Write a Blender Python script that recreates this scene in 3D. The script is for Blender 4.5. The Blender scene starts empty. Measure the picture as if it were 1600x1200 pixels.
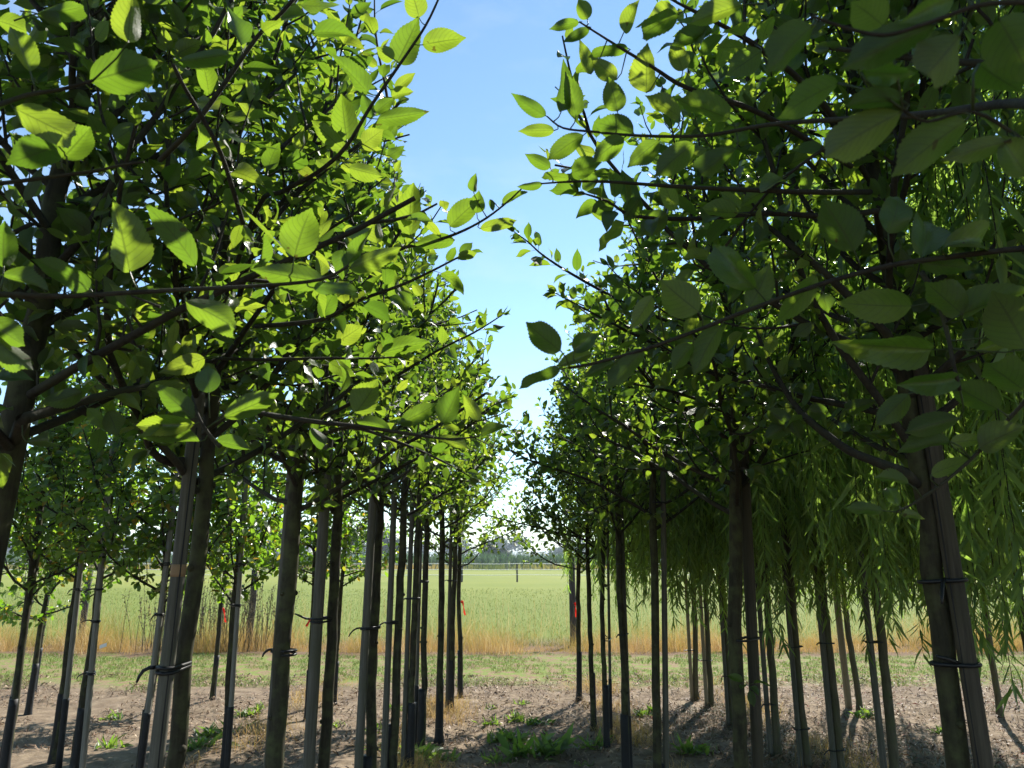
import bpy, math, random
import numpy as np
from mathutils import Vector

# ------------------------------------------------------------------ camera, sky, sun, exposure
scene = bpy.context.scene
COL = scene.collection
FPX = 1121.0                      # focal length in photo pixels (photo is 1600 wide)
PITCH = math.radians(13.5)
CAM = np.array([0.0, 0.0, 1.55])
cam_d = bpy.data.cameras.new('camera')
cam_o = bpy.data.objects.new('camera', cam_d)
COL.objects.link(cam_o)
cam_o.location = CAM
cam_o.rotation_euler = (math.pi / 2 + PITCH, 0, 0)
cam_d.sensor_width = 36.0
cam_d.lens = 36.0 * FPX / 1600.0
cam_d.clip_start = 0.02
cam_d.clip_end = 6000.0
cam_d.dof.use_dof = True
cam_d.dof.focus_distance = 3.5
cam_d.dof.aperture_fstop = 12.0
scene.camera = cam_o

SUN_EL = math.radians(43.0)
SUN_AZ = math.radians(27.0)       # to the right of straight ahead (+Y)
world = bpy.data.worlds.new("World")
scene.world = world
world.use_nodes = True
wn = world.node_tree
bg = wn.nodes['Background']
sky = wn.nodes.new('ShaderNodeTexSky')
sky.sky_type = 'NISHITA'
sky.sun_disc = False
sky.sun_elevation = SUN_EL
sky.sun_rotation = SUN_AZ
sky.altitude = 0.0
sky.air_density = 0.9
sky.dust_density = 0.0
sky.ozone_density = 0.5
# a few thin high veils of cloud
wtc = wn.nodes.new('ShaderNodeTexCoord'); wmp = wn.nodes.new('ShaderNodeMapping'); wmp.inputs['Scale'].default_value = (1.6, 1.0, 5.0)
wns = wn.nodes.new('ShaderNodeTexNoise'); wns.inputs['Scale'].default_value = 2.2; wns.inputs['Detail'].default_value = 7; wns.inputs['Roughness'].default_value = 0.6
wmr = wn.nodes.new('ShaderNodeMapRange'); wmr.inputs[1].default_value = 0.48; wmr.inputs[2].default_value = 0.8; wmr.inputs[4].default_value = 0.22
wmx = wn.nodes.new('ShaderNodeMix'); wmx.data_type = 'RGBA'; wmx.inputs[7].default_value = (4.6, 4.9, 5.2, 1)
wn.links.new(wtc.outputs['Generated'], wmp.inputs[0]); wn.links.new(wmp.outputs[0], wns.inputs['Vector']); wn.links.new(wns.outputs['Fac'], wmr.inputs[0])
wn.links.new(wmr.outputs[0], wmx.inputs[0]); wtn = wn.nodes.new('ShaderNodeMix'); wtn.data_type = 'RGBA'; wtn.blend_type = 'MULTIPLY'; wtn.inputs[0].default_value = 1.0; wtn.inputs[7].default_value = (0.89, 1.0, 1.0, 1)
wn.links.new(sky.outputs['Color'], wtn.inputs[6]); wn.links.new(wtn.outputs[2], wmx.inputs[6]); wn.links.new(wmx.outputs[2], bg.inputs['Color'])
bg.inputs['Strength'].default_value = 0.1

sun_d = bpy.data.lights.new('sun', 'SUN')
sun_o = bpy.data.objects.new('sun', sun_d)
COL.objects.link(sun_o)
sun_d.energy = 4.6
sun_d.angle = math.radians(0.5)
sun_d.color = (1.0, 0.95, 0.86)
sv = Vector((math.sin(SUN_AZ) * math.cos(SUN_EL), math.cos(SUN_AZ) * math.cos(SUN_EL), math.sin(SUN_EL)))
sun_o.rotation_euler = sv.to_track_quat('Z', 'Y').to_euler()
sun_o.location = sv * 50

scene.view_settings.view_transform = 'Standard'
scene.view_settings.look = 'None'
scene.view_settings.exposure = 1.3
scene.view_settings.gamma = 1.0
scene.render.engine = 'CYCLES'
cy = scene.cycles
cy.max_bounces = 12
cy.diffuse_bounces = 7
cy.glossy_bounces = 3
cy.transmission_bounces = 8
cy.transparent_max_bounces = 8
cy.volume_bounces = 0
cy.sample_clamp_indirect = 6.0
cy.caustics_reflective = False
cy.caustics_refractive = False
cy.use_denoising = True

# ------------------------------------------------------------------ projection helpers (photo pixels <-> world)
RIGHT = np.array([1.0, 0, 0])
UP = np.array([0, -math.sin(PITCH), math.cos(PITCH)])
FWD = np.array([0, math.cos(PITCH), math.sin(PITCH)])
HOR = 600 + FPX * math.tan(PITCH)


def ray(px, py):
    return FWD + RIGHT * ((px - 800) / FPX) - UP * ((py - 600) / FPX)


def P(px, py, d):                  # point at depth d along the camera axis
    return CAM + ray(px, py) * d


def G(px, py, z=0.0):              # point on the ground
    r = ray(px, py)
    return CAM + r * ((z - CAM[2]) / r[2])


def Y(px, py, y):                  # point on the upright plane at distance y
    r = ray(px, py)
    return CAM + r * (y / r[1])


def proj(p):
    p = np.atleast_2d(p) - CAM
    d = p @ FWD
    dd = np.where(np.abs(d) < 1e-6, 1e-6, d)
    return np.stack([800 + FPX * (p @ RIGHT) / dd, 600 - FPX * (p @ UP) / dd, d], 1)


GAP = [(655, -400), (672, 0), (648, 40), (610, 60), (655, 150), (640, 210), (640, 280), (700, 300), (735, 330), (715, 390),
       (725, 455), (790, 500), (760, 545), (810, 610), (800, 650), (812, 655), (830, 615), (880, 585), (850, 560), (880, 520),
       (880, 450), (900, 415), (960, 375), (930, 340), (865, 300), (845, 275), (830, 200), (845, 160), (870, 130),
       (865, 60), (880, 20), (880, -400)]


def in_gap(px, py):
    px = np.asarray(px, float); py = np.asarray(py, float)
    r = np.zeros(px.shape, bool)
    n = len(GAP)
    for i in range(n):
        x1, y1 = GAP[i]; x2, y2 = GAP[(i + 1) % n]
        c = (y1 > py) != (y2 > py)
        with np.errstate(divide='ignore', invalid='ignore'):
            xi = (x2 - x1) * (py - y1) / ((y2 - y1) if y2 != y1 else 1e-9) + x1
        r ^= c & (px < xi)
    return r


def nrm(v):
    v = np.asarray(v, float)
    return v / np.maximum(np.linalg.norm(v, axis=-1, keepdims=True), 1e-9)


# ------------------------------------------------------------------ mesh and object helpers
def make_mesh(name, verts, quads=None, tris=None, attr=None, smooth=True):
    me = bpy.data.meshes.new(name)
    verts = np.asarray(verts, np.float32)
    nq = 0 if quads is None else len(quads)
    nt = 0 if tris is None else len(tris)
    me.vertices.add(len(verts))
    me.vertices.foreach_set('co', verts.ravel())
    loops = []
    if nq: loops.append(np.asarray(quads, np.int32).ravel())
    if nt: loops.append(np.asarray(tris, np.int32).ravel())
    li = np.concatenate(loops)
    me.loops.add(len(li))
    me.loops.foreach_set('vertex_index', li)
    starts = np.concatenate([np.arange(nq, dtype=np.int32) * 4, nq * 4 + np.arange(nt, dtype=np.int32) * 3])
    me.polygons.add(nq + nt)
    me.polygons.foreach_set('loop_start', starts.astype(np.int32))
    me.update(calc_edges=True)
    me.polygons.foreach_set('use_smooth', np.full(nq + nt, smooth, bool))
    if attr is not None:
        a = me.attributes.new('lf', 'FLOAT_VECTOR', 'POINT')
        a.data.foreach_set('vector', np.asarray(attr, np.float32).ravel())
    me.validate()
    return me


def link(name, me, m=None, parent=None, loc=None):
    o = bpy.data.objects.new(name, me)
    COL.objects.link(o)
    if m is not None and not me.materials:
        me.materials.append(m)
    if parent is not None:
        o.parent = parent
    if loc is not None:
        o.location = loc
    return o


def tag(o, label=None, cat=None, group=None, kind=None):
    if label: o['label'] = label
    if cat: o['category'] = cat
    if group: o['group'] = group
    if kind: o['kind'] = kind
    return o


def empty(name, loc, label, cat, group=None):
    o = bpy.data.objects.new(name, None)
    COL.objects.link(o)
    o.empty_display_size = 0.1
    o.location = loc
    return tag(o, label, cat, group)


class MB:
    """collects vertices / quads / tris"""
    def __init__(s):
        s.v = []; s.q = []; s.t = []; s.a = []; s.n = 0

    def add(s, v, q=None, t=None, a=None):
        v = np.asarray(v, float)
        s.v.append(v)
        if q is not None and len(q): s.q.append(np.asarray(q, np.int64) + s.n)
        if t is not None and len(t): s.t.append(np.asarray(t, np.int64) + s.n)
        s.a.append(np.zeros((len(v), 3)) if a is None else np.asarray(a, float))
        s.n += len(v)

    def mesh(s, name, off=None, smooth=True):
        v = np.concatenate(s.v)
        if off is not None: v = v - off
        return make_mesh(name, v, np.concatenate(s.q) if s.q else None, np.concatenate(s.t) if s.t else None,
                         np.concatenate(s.a), smooth)

    def tube(s, pts, rad, sides=6, cap=True, lump=0.0, rng=None, closed=False):
        pts = np.asarray(pts, float); n = len(pts)
        rad = np.broadcast_to(np.asarray(rad, float), (n,)).copy()
        if closed:
            tn = nrm(np.roll(pts, -1, 0) - np.roll(pts, 1, 0))
        else:
            tn = nrm(np.gradient(pts, axis=0))
        ref = np.array([1.0, 0, 0]) if abs(tn[0][0]) < 0.8 else np.array([0, 1.0, 0])
        u = nrm(np.cross(tn, ref)); w = np.cross(tn, u)
        ang = np.arange(sides) * 2 * math.pi / sides
        rr = rad[:, None] * np.ones((1, sides))
        if lump and rng is not None:
            rr = rr * (1 + rng.normal(0, lump, (n, 1)) + rng.normal(0, lump * 0.6, (n, sides)))
        v = pts[:, None, :] + rr[..., None] * (np.cos(ang)[None, :, None] * u[:, None, :] + np.sin(ang)[None, :, None] * w[:, None, :])
        idx = np.arange(n * sides).reshape(n, sides)
        a = idx if closed else idx[:-1]
        b = np.roll(idx, -1, 0) if closed else idx[1:]
        q = np.stack([a, np.roll(a, -1, 1), np.roll(b, -1, 1), b], -1).reshape(-1, 4)
        v = v.reshape(-1, 3)
        t = None
        if cap and not closed:
            v = np.concatenate([v, pts[:1], pts[-1:]])
            c0, c1 = n * sides, n * sides + 1
            r0, r1 = idx[0], idx[-1]
            t = np.concatenate([np.stack([np.full(sides, c0), np.roll(r0, -1), r0], 1),
                                np.stack([np.full(sides, c1), r1, np.roll(r1, -1)], 1)])
        s.add(v, q, t)


# ------------------------------------------------------------------ materials
def nodes_of(name):
    m = bpy.data.materials.new(name)
    m.use_nodes = True
    nt = m.node_tree
    nt.nodes.clear()
    return m, nt, nt.nodes.new, nt.links.new


def ramp(nt, fac, stops):
    r = nt.nodes.new('ShaderNodeValToRGB')
    e = r.color_ramp.elements
    while len(e) > 1: e.remove(e[-1])
    e[0].position = stops[0][0]; e[0].color = (*stops[0][1], 1)
    for p, c in stops[1:]:
        x = e.new(p); x.color = (*c, 1)
    nt.links.new(fac, r.inputs['Fac'])
    return r.outputs['Color']


def math_n(nt, op, a, b=None, c=None):
    m = nt.nodes.new('ShaderNodeMath'); m.operation = op
    for i, x in enumerate((a, b, c)):
        if x is None: continue
        if isinstance(x, (int, float)): m.inputs[i].default_value = x
        else: nt.links.new(x, m.inputs[i])
    return m.outputs[0]


def mixc(nt, fac, a, b, blend='MIX'):
    m = nt.nodes.new('ShaderNodeMix'); m.data_type = 'RGBA'; m.blend_type = blend
    for sock, x in ((m.inputs[0], fac), (m.inputs[6], a), (m.inputs[7], b)):
        if isinstance(x, (int, float)): sock.default_value = x
        elif isinstance(x, tuple): sock.default_value = (*x, 1)
        else: nt.links.new(x, sock)
    return m.outputs[2]


def noise(nt, vec, scale, detail=4, rough=0.55):
    n = nt.nodes.new('ShaderNodeTexNoise')
    n.inputs['Scale'].default_value = scale
    n.inputs['Detail'].default_value = detail
    n.inputs['Roughness'].default_value = rough
    if vec is not None: nt.links.new(vec, n.inputs['Vector'])
    return n.outputs['Fac']


def leaf_mat(name, top, under, trans, tmix=0.42, veins=True, gloss=0.42, spec=0.5, side_freq=9.0):
    """top / under: (0, colour), (1, colour) ramps over the leaf's own random value; trans: colour ramp of transmitted light"""
    m, nt, N, L = nodes_of(name)
    at = N('ShaderNodeAttribute'); at.attribute_name = 'lf'
    sp = N('ShaderNodeSeparateXYZ'); L(at.outputs['Vector'], sp.inputs[0])
    u, v, r = sp.outputs
    geo = N('ShaderNodeNewGeometry')
    ct = ramp(nt, r, top); cu = ramp(nt, r, under); cc = ramp(nt, r, trans)
    au = math_n(nt, 'ABSOLUTE', u)
    if veins:
        mid = math_n(nt, 'LESS_THAN', au, 0.05)
        ph = math_n(nt, 'SUBTRACT', math_n(nt, 'MULTIPLY', v, side_freq), math_n(nt, 'MULTIPLY', math_n(nt, 'POWER', au, 1.4), side_freq * 0.26))
        sv_ = math_n(nt, 'GREATER_THAN', math_n(nt, 'SINE', math_n(nt, 'MULTIPLY', ph, 6.283)), 0.84)
        vein = math_n(nt, 'MAXIMUM', mid, math_n(nt, 'MULTIPLY', sv_, 0.55))
        tcn = N('ShaderNodeTexCoord')
        blot = noise(nt, tcn.outputs['Object'], 60, 3)
        ct = mixc(nt, math_n(nt, 'MULTIPLY', blot, 0.5), ct, mixc(nt, 0.5, ct, (0.02, 0.03, 0.008)))
        ct = mixc(nt, math_n(nt, 'MULTIPLY', vein, 0.35), ct, (0.16, 0.2, 0.07))
        cu = mixc(nt, math_n(nt, 'MULTIPLY', vein, 0.3), cu, (0.13, 0.14, 0.06))
        cc = mixc(nt, math_n(nt, 'MULTIPLY', vein, 0.75), cc, mixc(nt, 0.7, cc, (0.05, 0.08, 0.01)))
        cc = mixc(nt, math_n(nt, 'MULTIPLY', math_n(nt, 'SUBTRACT', blot, 0.35), 0.7), cc, mixc(nt, 0.55, cc, (0.03, 0.06, 0.005)))
    if veins:      # small brown blemishes
        spot = math_n(nt, 'GREATER_THAN', noise(nt, tcn.outputs['Object'], 38, 2, 0.5), 0.73)
        ct = mixc(nt, math_n(nt, 'MULTIPLY', spot, 0.7), ct, (0.07, 0.04, 0.015)); cu = mixc(nt, math_n(nt, 'MULTIPLY', spot, 0.7), cu, (0.08, 0.05, 0.02))
        cc = mixc(nt, math_n(nt, 'MULTIPLY', spot, 0.75), cc, (0.09, 0.05, 0.01))
    base = mixc(nt, geo.outputs['Backfacing'], ct, cu)
    pr = N('ShaderNodeBsdfPrincipled')
    L(base, pr.inputs['Base Color'])
    rg = math_n(nt, 'ADD', math_n(nt, 'MULTIPLY', geo.outputs['Backfacing'], 0.3), gloss)
    L(rg, pr.inputs['Roughness'])
    pr.inputs['Specular IOR Level'].default_value = spec
    if veins:
        bp = N('ShaderNodeBump'); bp.inputs['Strength'].default_value = 0.8; bp.inputs['Distance'].default_value = 0.005
        L(math_n(nt, 'SUBTRACT', math_n(nt, 'MULTIPLY', blot, 0.6), vein), bp.inputs['Height'])
        L(bp.outputs[0], pr.inputs['Normal'])
    tr = N('ShaderNodeBsdfTranslucent'); L(cc, tr.inputs['Color'])
    mx = N('ShaderNodeMixShader'); mx.inputs[0].default_value = tmix
    L(pr.outputs[0], mx.inputs[1]); L(tr.outputs[0], mx.inputs[2])
    out = N('ShaderNodeOutputMaterial'); L(mx.outputs[0], out.inputs['Surface'])
    return m


def bark_mat(name, c1, c2, c3, vscale=(60, 60, 10), bump=0.5, rough=0.85, scale2=9.0):
    m, nt, N, L = nodes_of(name)
    tc = N('ShaderNodeTexCoord'); oi = N('ShaderNodeObjectInfo')
    ad = N('ShaderNodeVectorMath'); ad.operation = 'ADD'
    L(tc.outputs['Object'], ad.inputs[0]); L(oi.outputs['Random'], ad.inputs[1])
    mp = N('ShaderNodeMapping'); L(ad.outputs[0], mp.inputs[0]); mp.inputs['Scale'].default_value = vscale
    n1 = noise(nt, mp.outputs[0], 1.0, 6, 0.65)
    n2 = noise(nt, ad.outputs[0], scale2, 5, 0.6)
    c = ramp(nt, n1, [(0.3, c1), (0.7, c2)])
    f = ramp(nt, n2, [(0.45, (0, 0, 0)), (0.68, (1, 1, 1))])
    c = mixc(nt, f, c, c3)
    pr = N('ShaderNodeBsdfPrincipled'); L(c, pr.inputs['Base Color'])
    pr.inputs['Roughness'].default_value = rough
    pr.inputs['Specular IOR Level'].default_value = 0.25
    bp = N('ShaderNodeBump'); bp.inputs['Strength'].default_value = bump; bp.inputs['Distance'].default_value = 0.004
    L(n1, bp.inputs['Height']); L(bp.outputs[0], pr.inputs['Normal'])
    out = N('ShaderNodeOutputMaterial'); L(pr.outputs[0], out.inputs['Surface'])
    return m


def blade_mat(name, stops, tmix=0.35, dark_root=None):
    """grass-like blades: colour by the blade's random value"""
    m, nt, N, L = nodes_of(name)
    at = N('ShaderNodeAttribute'); at.attribute_name = 'lf'
    sp = N('ShaderNodeSeparateXYZ'); L(at.outputs['Vector'], sp.inputs[0])
    c = ramp(nt, sp.outputs[2], stops)
    if dark_root:
        c = mixc(nt, sp.outputs[1], dark_root, c)
    pr = N('ShaderNodeBsdfPrincipled'); L(c, pr.inputs['Base Color'])
    pr.inputs['Roughness'].default_value = 0.6; pr.inputs['Specular IOR Level'].default_value = 0.3
    tr = N('ShaderNodeBsdfTranslucent'); L(c, tr.inputs['Color'])
    mx = N('ShaderNodeMixShader'); mx.inputs[0].default_value = tmix
    L(pr.outputs[0], mx.inputs[1]); L(tr.outputs[0], mx.inputs[2])
    out = N('ShaderNodeOutputMaterial'); L(mx.outputs[0], out.inputs['Surface'])
    return m


def plain_mat(name, col, rough=0.6, spec=0.4, var=0.25, scale=30.0, tmix=0.0):
    m, nt, N, L = nodes_of(name)
    tc = N('ShaderNodeTexCoord')
    n = noise(nt, tc.outputs['Object'], scale, 5)
    c = mixc(nt, n, tuple(x * (1 - var) for x in col), tuple(min(1, x * (1 + var)) for x in col))
    pr = N('ShaderNodeBsdfPrincipled'); L(c, pr.inputs['Base Color'])
    pr.inputs['Roughness'].default_value = rough; pr.inputs['Specular IOR Level'].default_value = spec
    bp = N('ShaderNodeBump'); bp.inputs['Strength'].default_value = 0.2; bp.inputs['Distance'].default_value = 0.002
    L(n, bp.inputs['Height']); L(bp.outputs[0], pr.inputs['Normal'])
    out = N('ShaderNodeOutputMaterial')
    if tmix:
        tr = N('ShaderNodeBsdfTranslucent'); L(c, tr.inputs['Color'])
        mx = N('ShaderNodeMixShader'); mx.inputs[0].default_value = tmix
        L(pr.outputs[0], mx.inputs[1]); L(tr.outputs[0], mx.inputs[2]); L(mx.outputs[0], out.inputs['Surface'])
    else:
        L(pr.outputs[0], out.inputs['Surface'])
    return m


M = {}
M['apple'] = leaf_mat('apple_leaf',
                      [(0, (0.045, 0.085, 0.026)), (0.5, (0.062, 0.11, 0.032)), (1, (0.085, 0.135, 0.04))],
                      [(0, (0.036, 0.05, 0.018)), (0.5, (0.05, 0.066, 0.027)), (1, (0.11, 0.13, 0.075))],
                      [(0, (0.105, 0.215, 0.014)), (0.55, (0.195, 0.335, 0.019)), (1, (0.35, 0.465, 0.03))],
                      tmix=0.55, gloss=0.36, spec=0.85)
M['pear'] = leaf_mat('pear_leaf',
                     [(0, (0.035, 0.07, 0.02)), (0.92, (0.055, 0.105, 0.026)), (0.975, (0.2, 0.19, 0.03)), (1, (0.36, 0.2, 0.03))],
                     [(0, (0.08, 0.12, 0.05)), (0.85, (0.1, 0.13, 0.05)), (1, (0.3, 0.2, 0.05))],
                     [(0, (0.22, 0.46, 0.02)), (0.9, (0.36, 0.58, 0.03)), (0.96, (0.7, 0.55, 0.03)), (1, (0.7, 0.4, 0.03))],
                     tmix=0.42, veins=False, gloss=0.3, spec=0.6)
M['willow'] = leaf_mat('willow_leaf',
                       [(0, (0.055, 0.098, 0.042)), (1, (0.082, 0.13, 0.058))],
                       [(0, (0.09, 0.14, 0.075)), (1, (0.12, 0.17, 0.095))],
                       [(0, (0.24, 0.42, 0.05)), (1, (0.44, 0.64, 0.09))],
                       tmix=0.55, veins=False, gloss=0.4, spec=0.45)
M['bark'] = bark_mat('olive_bark', (0.014, 0.0125, 0.0075), (0.054, 0.048, 0.028), (0.07, 0.076, 0.03), scale2=16)
M['twig'] = bark_mat('twig_bark', (0.017, 0.0145, 0.011), (0.046, 0.041, 0.03), (0.045, 0.046, 0.026), vscale=(90, 90, 90), bump=0.5)
M['willow_bark'] = bark_mat('willow_bark', (0.055, 0.048, 0.03), (0.125, 0.11, 0.068), (0.085, 0.09, 0.04))
M['stake'] = bark_mat('grey_stake_wood', (0.05, 0.046, 0.037), (0.15, 0.139, 0.112), (0.085, 0.084, 0.058), vscale=(110, 110, 4), bump=0.55, scale2=5.0)
M['pale_stake'] = bark_mat('pale_stake_wood', (0.16, 0.13, 0.09), (0.3, 0.25, 0.17), (0.2, 0.18, 0.12), vscale=(110, 110, 4), bump=0.5, scale2=5.0)
M['brown_stake'] = bark_mat('brown_stake_wood', (0.028, 0.023, 0.017), (0.088, 0.074, 0.054), (0.055, 0.05, 0.03), vscale=(110, 110, 4), bump=0.55, scale2=5.0)
M['post'] = bark_mat('dark_post_wood', (0.03, 0.026, 0.024), (0.075, 0.065, 0.06), (0.05, 0.045, 0.04), vscale=(80, 80, 6), bump=0.6)
M['guard'] = plain_mat('black_trunk_coating', (0.0085, 0.0085, 0.0095), 0.6, 0.35, 0.5, 40)
M['tie'] = plain_mat('black_rubber', (0.008, 0.008, 0.009), 0.45, 0.4)
M['ribbon'] = plain_mat('red_ribbon', (0.75, 0.035, 0.02), 0.5, 0.3, 0.1, tmix=0.4)
M['white'] = plain_mat('white_plastic', (0.78, 0.78, 0.76), 0.4, 0.4, 0.05)
M['sawn'] = plain_mat('sawn_band', (0.25, 0.16, 0.09), 0.8, 0.2, 0.2)

# ------------------------------------------------------------------ leaves
def leaf_template(ns, na, rng, wid=0.6, kind='apple', serr=False, pet=0.28):
    """blade along +Y from 0 to 1, X across, +Z is the upper side; a short stalk at y < 0"""
    t = np.linspace(0, 1, ns)
    if kind == 'apple':
        w = t ** 0.62 * (1 - t) ** 0.96 * (1 - 0.45 * np.clip((t - 0.72) / 0.28, 0, 1) * (1 - np.clip((t - 0.9) / 0.1, 0, 1) * 0.3))
        w = w / w.max()
        w = np.maximum(w, 0.02) * wid * 0.5
        w[-1] = 0.003
    elif kind == 'pear':
        w = t ** 0.5 * (1 - t) ** 0.6; w = w / w.max() * wid * 0.5; w[0] = 0.012; w[-1] = 0.004
    else:
        w = t ** 0.45 * (1 - t) ** 0.9; w = w / w.max() * wid * 0.5; w[0] = 0.006; w[-1] = 0.002
    a = np.linspace(-1, 1, na)
    fold = rng.uniform(0.12, 0.7)
    curl = rng.uniform(-0.3, 1.25) if kind != 'willow' else rng.uniform(-0.5, 0.9)
    cross = rng.uniform(-0.25, 0.25)
    wav = rng.uniform(0.01, 0.085); wf = rng.uniform(5, 10); wp = rng.uniform(0, 6)
    tw = rng.uniform(-0.5, 0.5) * (0.5 if kind == 'apple' else 1.3)
    tail = rng.uniform(-0.5, 0.7) if kind == 'apple' else 0.2
    # midrib curve
    ang = -curl * t - tail * np.clip(t - 0.75, 0, 1) * 2
    dy = np.cos(ang); dz = np.sin(ang)
    ds = 1.0 / (ns - 1)
    my = np.concatenate([[0], np.cumsum((dy[1:] + dy[:-1]) * 0.5 * ds)])
    mz = np.concatenate([[0], np.cumsum((dz[1:] + dz[:-1]) * 0.5 * ds)])
    bend = rng.uniform(-0.1, 0.1) * t ** 2
    V = np.zeros((ns, na, 3)); UV = np.zeros((ns, na, 3))
    for i in range(ns):
        wi = w[i]
        for j, aj in enumerate(a):
            x = aj * wi; y = 0.0
            if serr and abs(aj) > 0.99 and 0 < i < ns - 1:
                if i % 2: x *= 1.02; y = 0.012
                else: x *= 0.955
            z = abs(x) * math.tan(fold) * 0.9 + cross * x * x / max(wid, 0.1) * 2 + wav * (abs(aj) ** 1.5) * math.sin(wf * t[i] + wp + (2.0 if aj > 0 else 0)) * min(1, wi * 6)
            c, s = math.cos(tw * t[i]), math.sin(tw * t[i])
            x, z = x * c - z * s, x * s + z * c
            nyv, nzv = -math.sin(ang[i]), math.cos(ang[i])
            V[i, j] = (x + bend[i], my[i] + z * nyv + y, mz[i] + z * nzv)
            UV[i, j] = (aj, t[i], 0)
    idx = np.arange(ns * na).reshape(ns, na)
    q = np.stack([idx[:-1, :-1], idx[:-1, 1:], idx[1:, 1:], idx[1:, :-1]], -1).reshape(-1, 4)
    V = V.reshape(-1, 3); UV = UV.reshape(-1, 3)
    if pet:
        pw = 0.011
        k = len(V)
        pv = [(-pw, 0.02, 0.0), (pw, 0.02, 0.0), (-pw, -pet * 0.5, -0.01), (pw, -pet * 0.5, -0.01), (-pw, -pet, -0.05), (pw, -pet, -0.05),
              (0, 0.02, 0.014), (0, -pet * 0.5, 0.004), (0, -pet, -0.036)]
        pq = [(0, 2, 7, 6), (2, 4, 8, 7), (6, 7, 3, 1), (7, 8, 5, 3), (1, 3, 2, 0), (3, 5, 4, 2)]
        V = np.concatenate([V, np.array(pv)]); UV = np.concatenate([UV, np.tile([[0.0, 0.0, 0.0]], (9, 1))])
        q = np.concatenate([q, np.array(pq) + k])
    return V, UV, q


_r = np.random.default_rng(5)
T_APPLE_HI = [leaf_template(33, 7, _r, _r.uniform(0.54, 0.64), 'apple', True, 0) for _ in range(10)]
T_APPLE_MID = [leaf_template(9, 5, _r, _r.uniform(0.42, 0.58), 'apple') for _ in range(16)]
T_APPLE_LOW = [leaf_template(5, 3, _r, _r.uniform(0.46, 0.62), 'apple') for _ in range(12)]
T_PEAR = [leaf_template(5, 3, _r, _r.uniform(0.5, 0.66), 'pear') for _ in range(10)]
T_WILLOW = [leaf_template(6, 3, _r, _r.uniform(0.09, 0.14), 'willow', pet=0.05) for _ in range(12)]


def place_leaves(mb, temps, pos, axis, normal, size, rng, rnd=None):
    n = len(pos)
    if n == 0: return
    pos = np.asarray(pos, float); axis = nrm(axis)
    normal = np.asarray(normal, float)
    normal = nrm(normal - axis * np.sum(normal * axis, 1, keepdims=True))
    x = np.cross(axis, normal)
    size = np.broadcast_to(np.asarray(size, float), (n,))
    if rnd is None: rnd = rng.random(n)
    which = rng.integers(0, len(temps), n)
    for k, (V, UV, q) in enumerate(temps):
        s = np.where(which == k)[0]
        if not len(s): continue
        R = np.stack([x[s], axis[s], normal[s]], 1)          # rows are the leaf's own axes
        flip = np.where(rng.random(len(s)) < 0.5, -1.0, 1.0)
        vv = np.einsum('vk,nkj->nvj', V, R) * size[s][:, None, None] + pos[s][:, None, :]
        aa = np.repeat(UV[None], len(s), 0).copy(); aa[..., 2] = rnd[s][:, None]
        off = (np.arange(len(s)) * len(V))[:, None, None]
        mb.add(vv.reshape(-1, 3), (q[None] + off).reshape(-1, 4), None, aa.reshape(-1, 3))


# ------------------------------------------------------------------ growing trees
def rot_about(v, k, a):
    k = nrm(k)
    return v * math.cos(a) + np.cross(k, v) * math.sin(a) + k * np.dot(k, v) * (1 - math.cos(a))


def grow(p0, d0, length, n, rng, up=0.15, wob=0.12, droop=0.0):
    pts = [np.array(p0, float)]; d = nrm(d0)
    st = length / (n - 1)
    for i in range(n - 1):
        d = nrm(d + np.array([0, 0, up - droop * i / n]) + rng.normal(0, wob, 3))
        pts.append(pts[-1] + d * st)
    return np.array(pts)


def interp(pts, t):
    f = t * (len(pts) - 1); i = min(int(f), len(pts) - 2); a = f - i
    return pts[i] * (1 - a) + pts[i + 1] * a, nrm(pts[i + 1] - pts[i])


def shoot_leaves(out, pts, rng, t0, t1, step, size, upb=0.05):
    L = np.sum(np.linalg.norm(np.diff(pts, axis=0), axis=1))
    n = max(2, int(L * (t1 - t0) / step))
    phi = rng.uniform(0, 6.28)
    for k in range(n):
        t = t0 + (t1 - t0) * (k + rng.uniform(0.1, 0.9)) / n
        p, d = interp(pts, t)
        phi += 2.4
        ref = nrm(np.cross(d, [0, 0, 1.0]) + 1e-4)
        o = rot_about(ref, d, phi)
        tip = t > 0.9
        s = size * rng.uniform(0.65, 1.2) * (0.6 if tip else 1.0)
        ax = nrm(d * (1.0 if tip else 0.55) + o * (0.45 if tip else 0.85) + np.array([0, 0, upb + rng.uniform(-0.55, 0.35) + 0.35 * (t - 0.4)]))
        nn = np.array([0, 0, 0.8]) + rng.normal(0, 0.55, 3)
        out.append((p + ax * s * 0.26, ax, nn, s))
    p, d = interp(pts, 1.0)
    for k in range(2):
        ax = nrm(d + rng.normal(0, 0.4, 3)); out.append((p, ax, np.array([0, 0, 0.6]) + rng.normal(0, 0.7, 3), size * rng.uniform(0.4, 0.75)))


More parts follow.
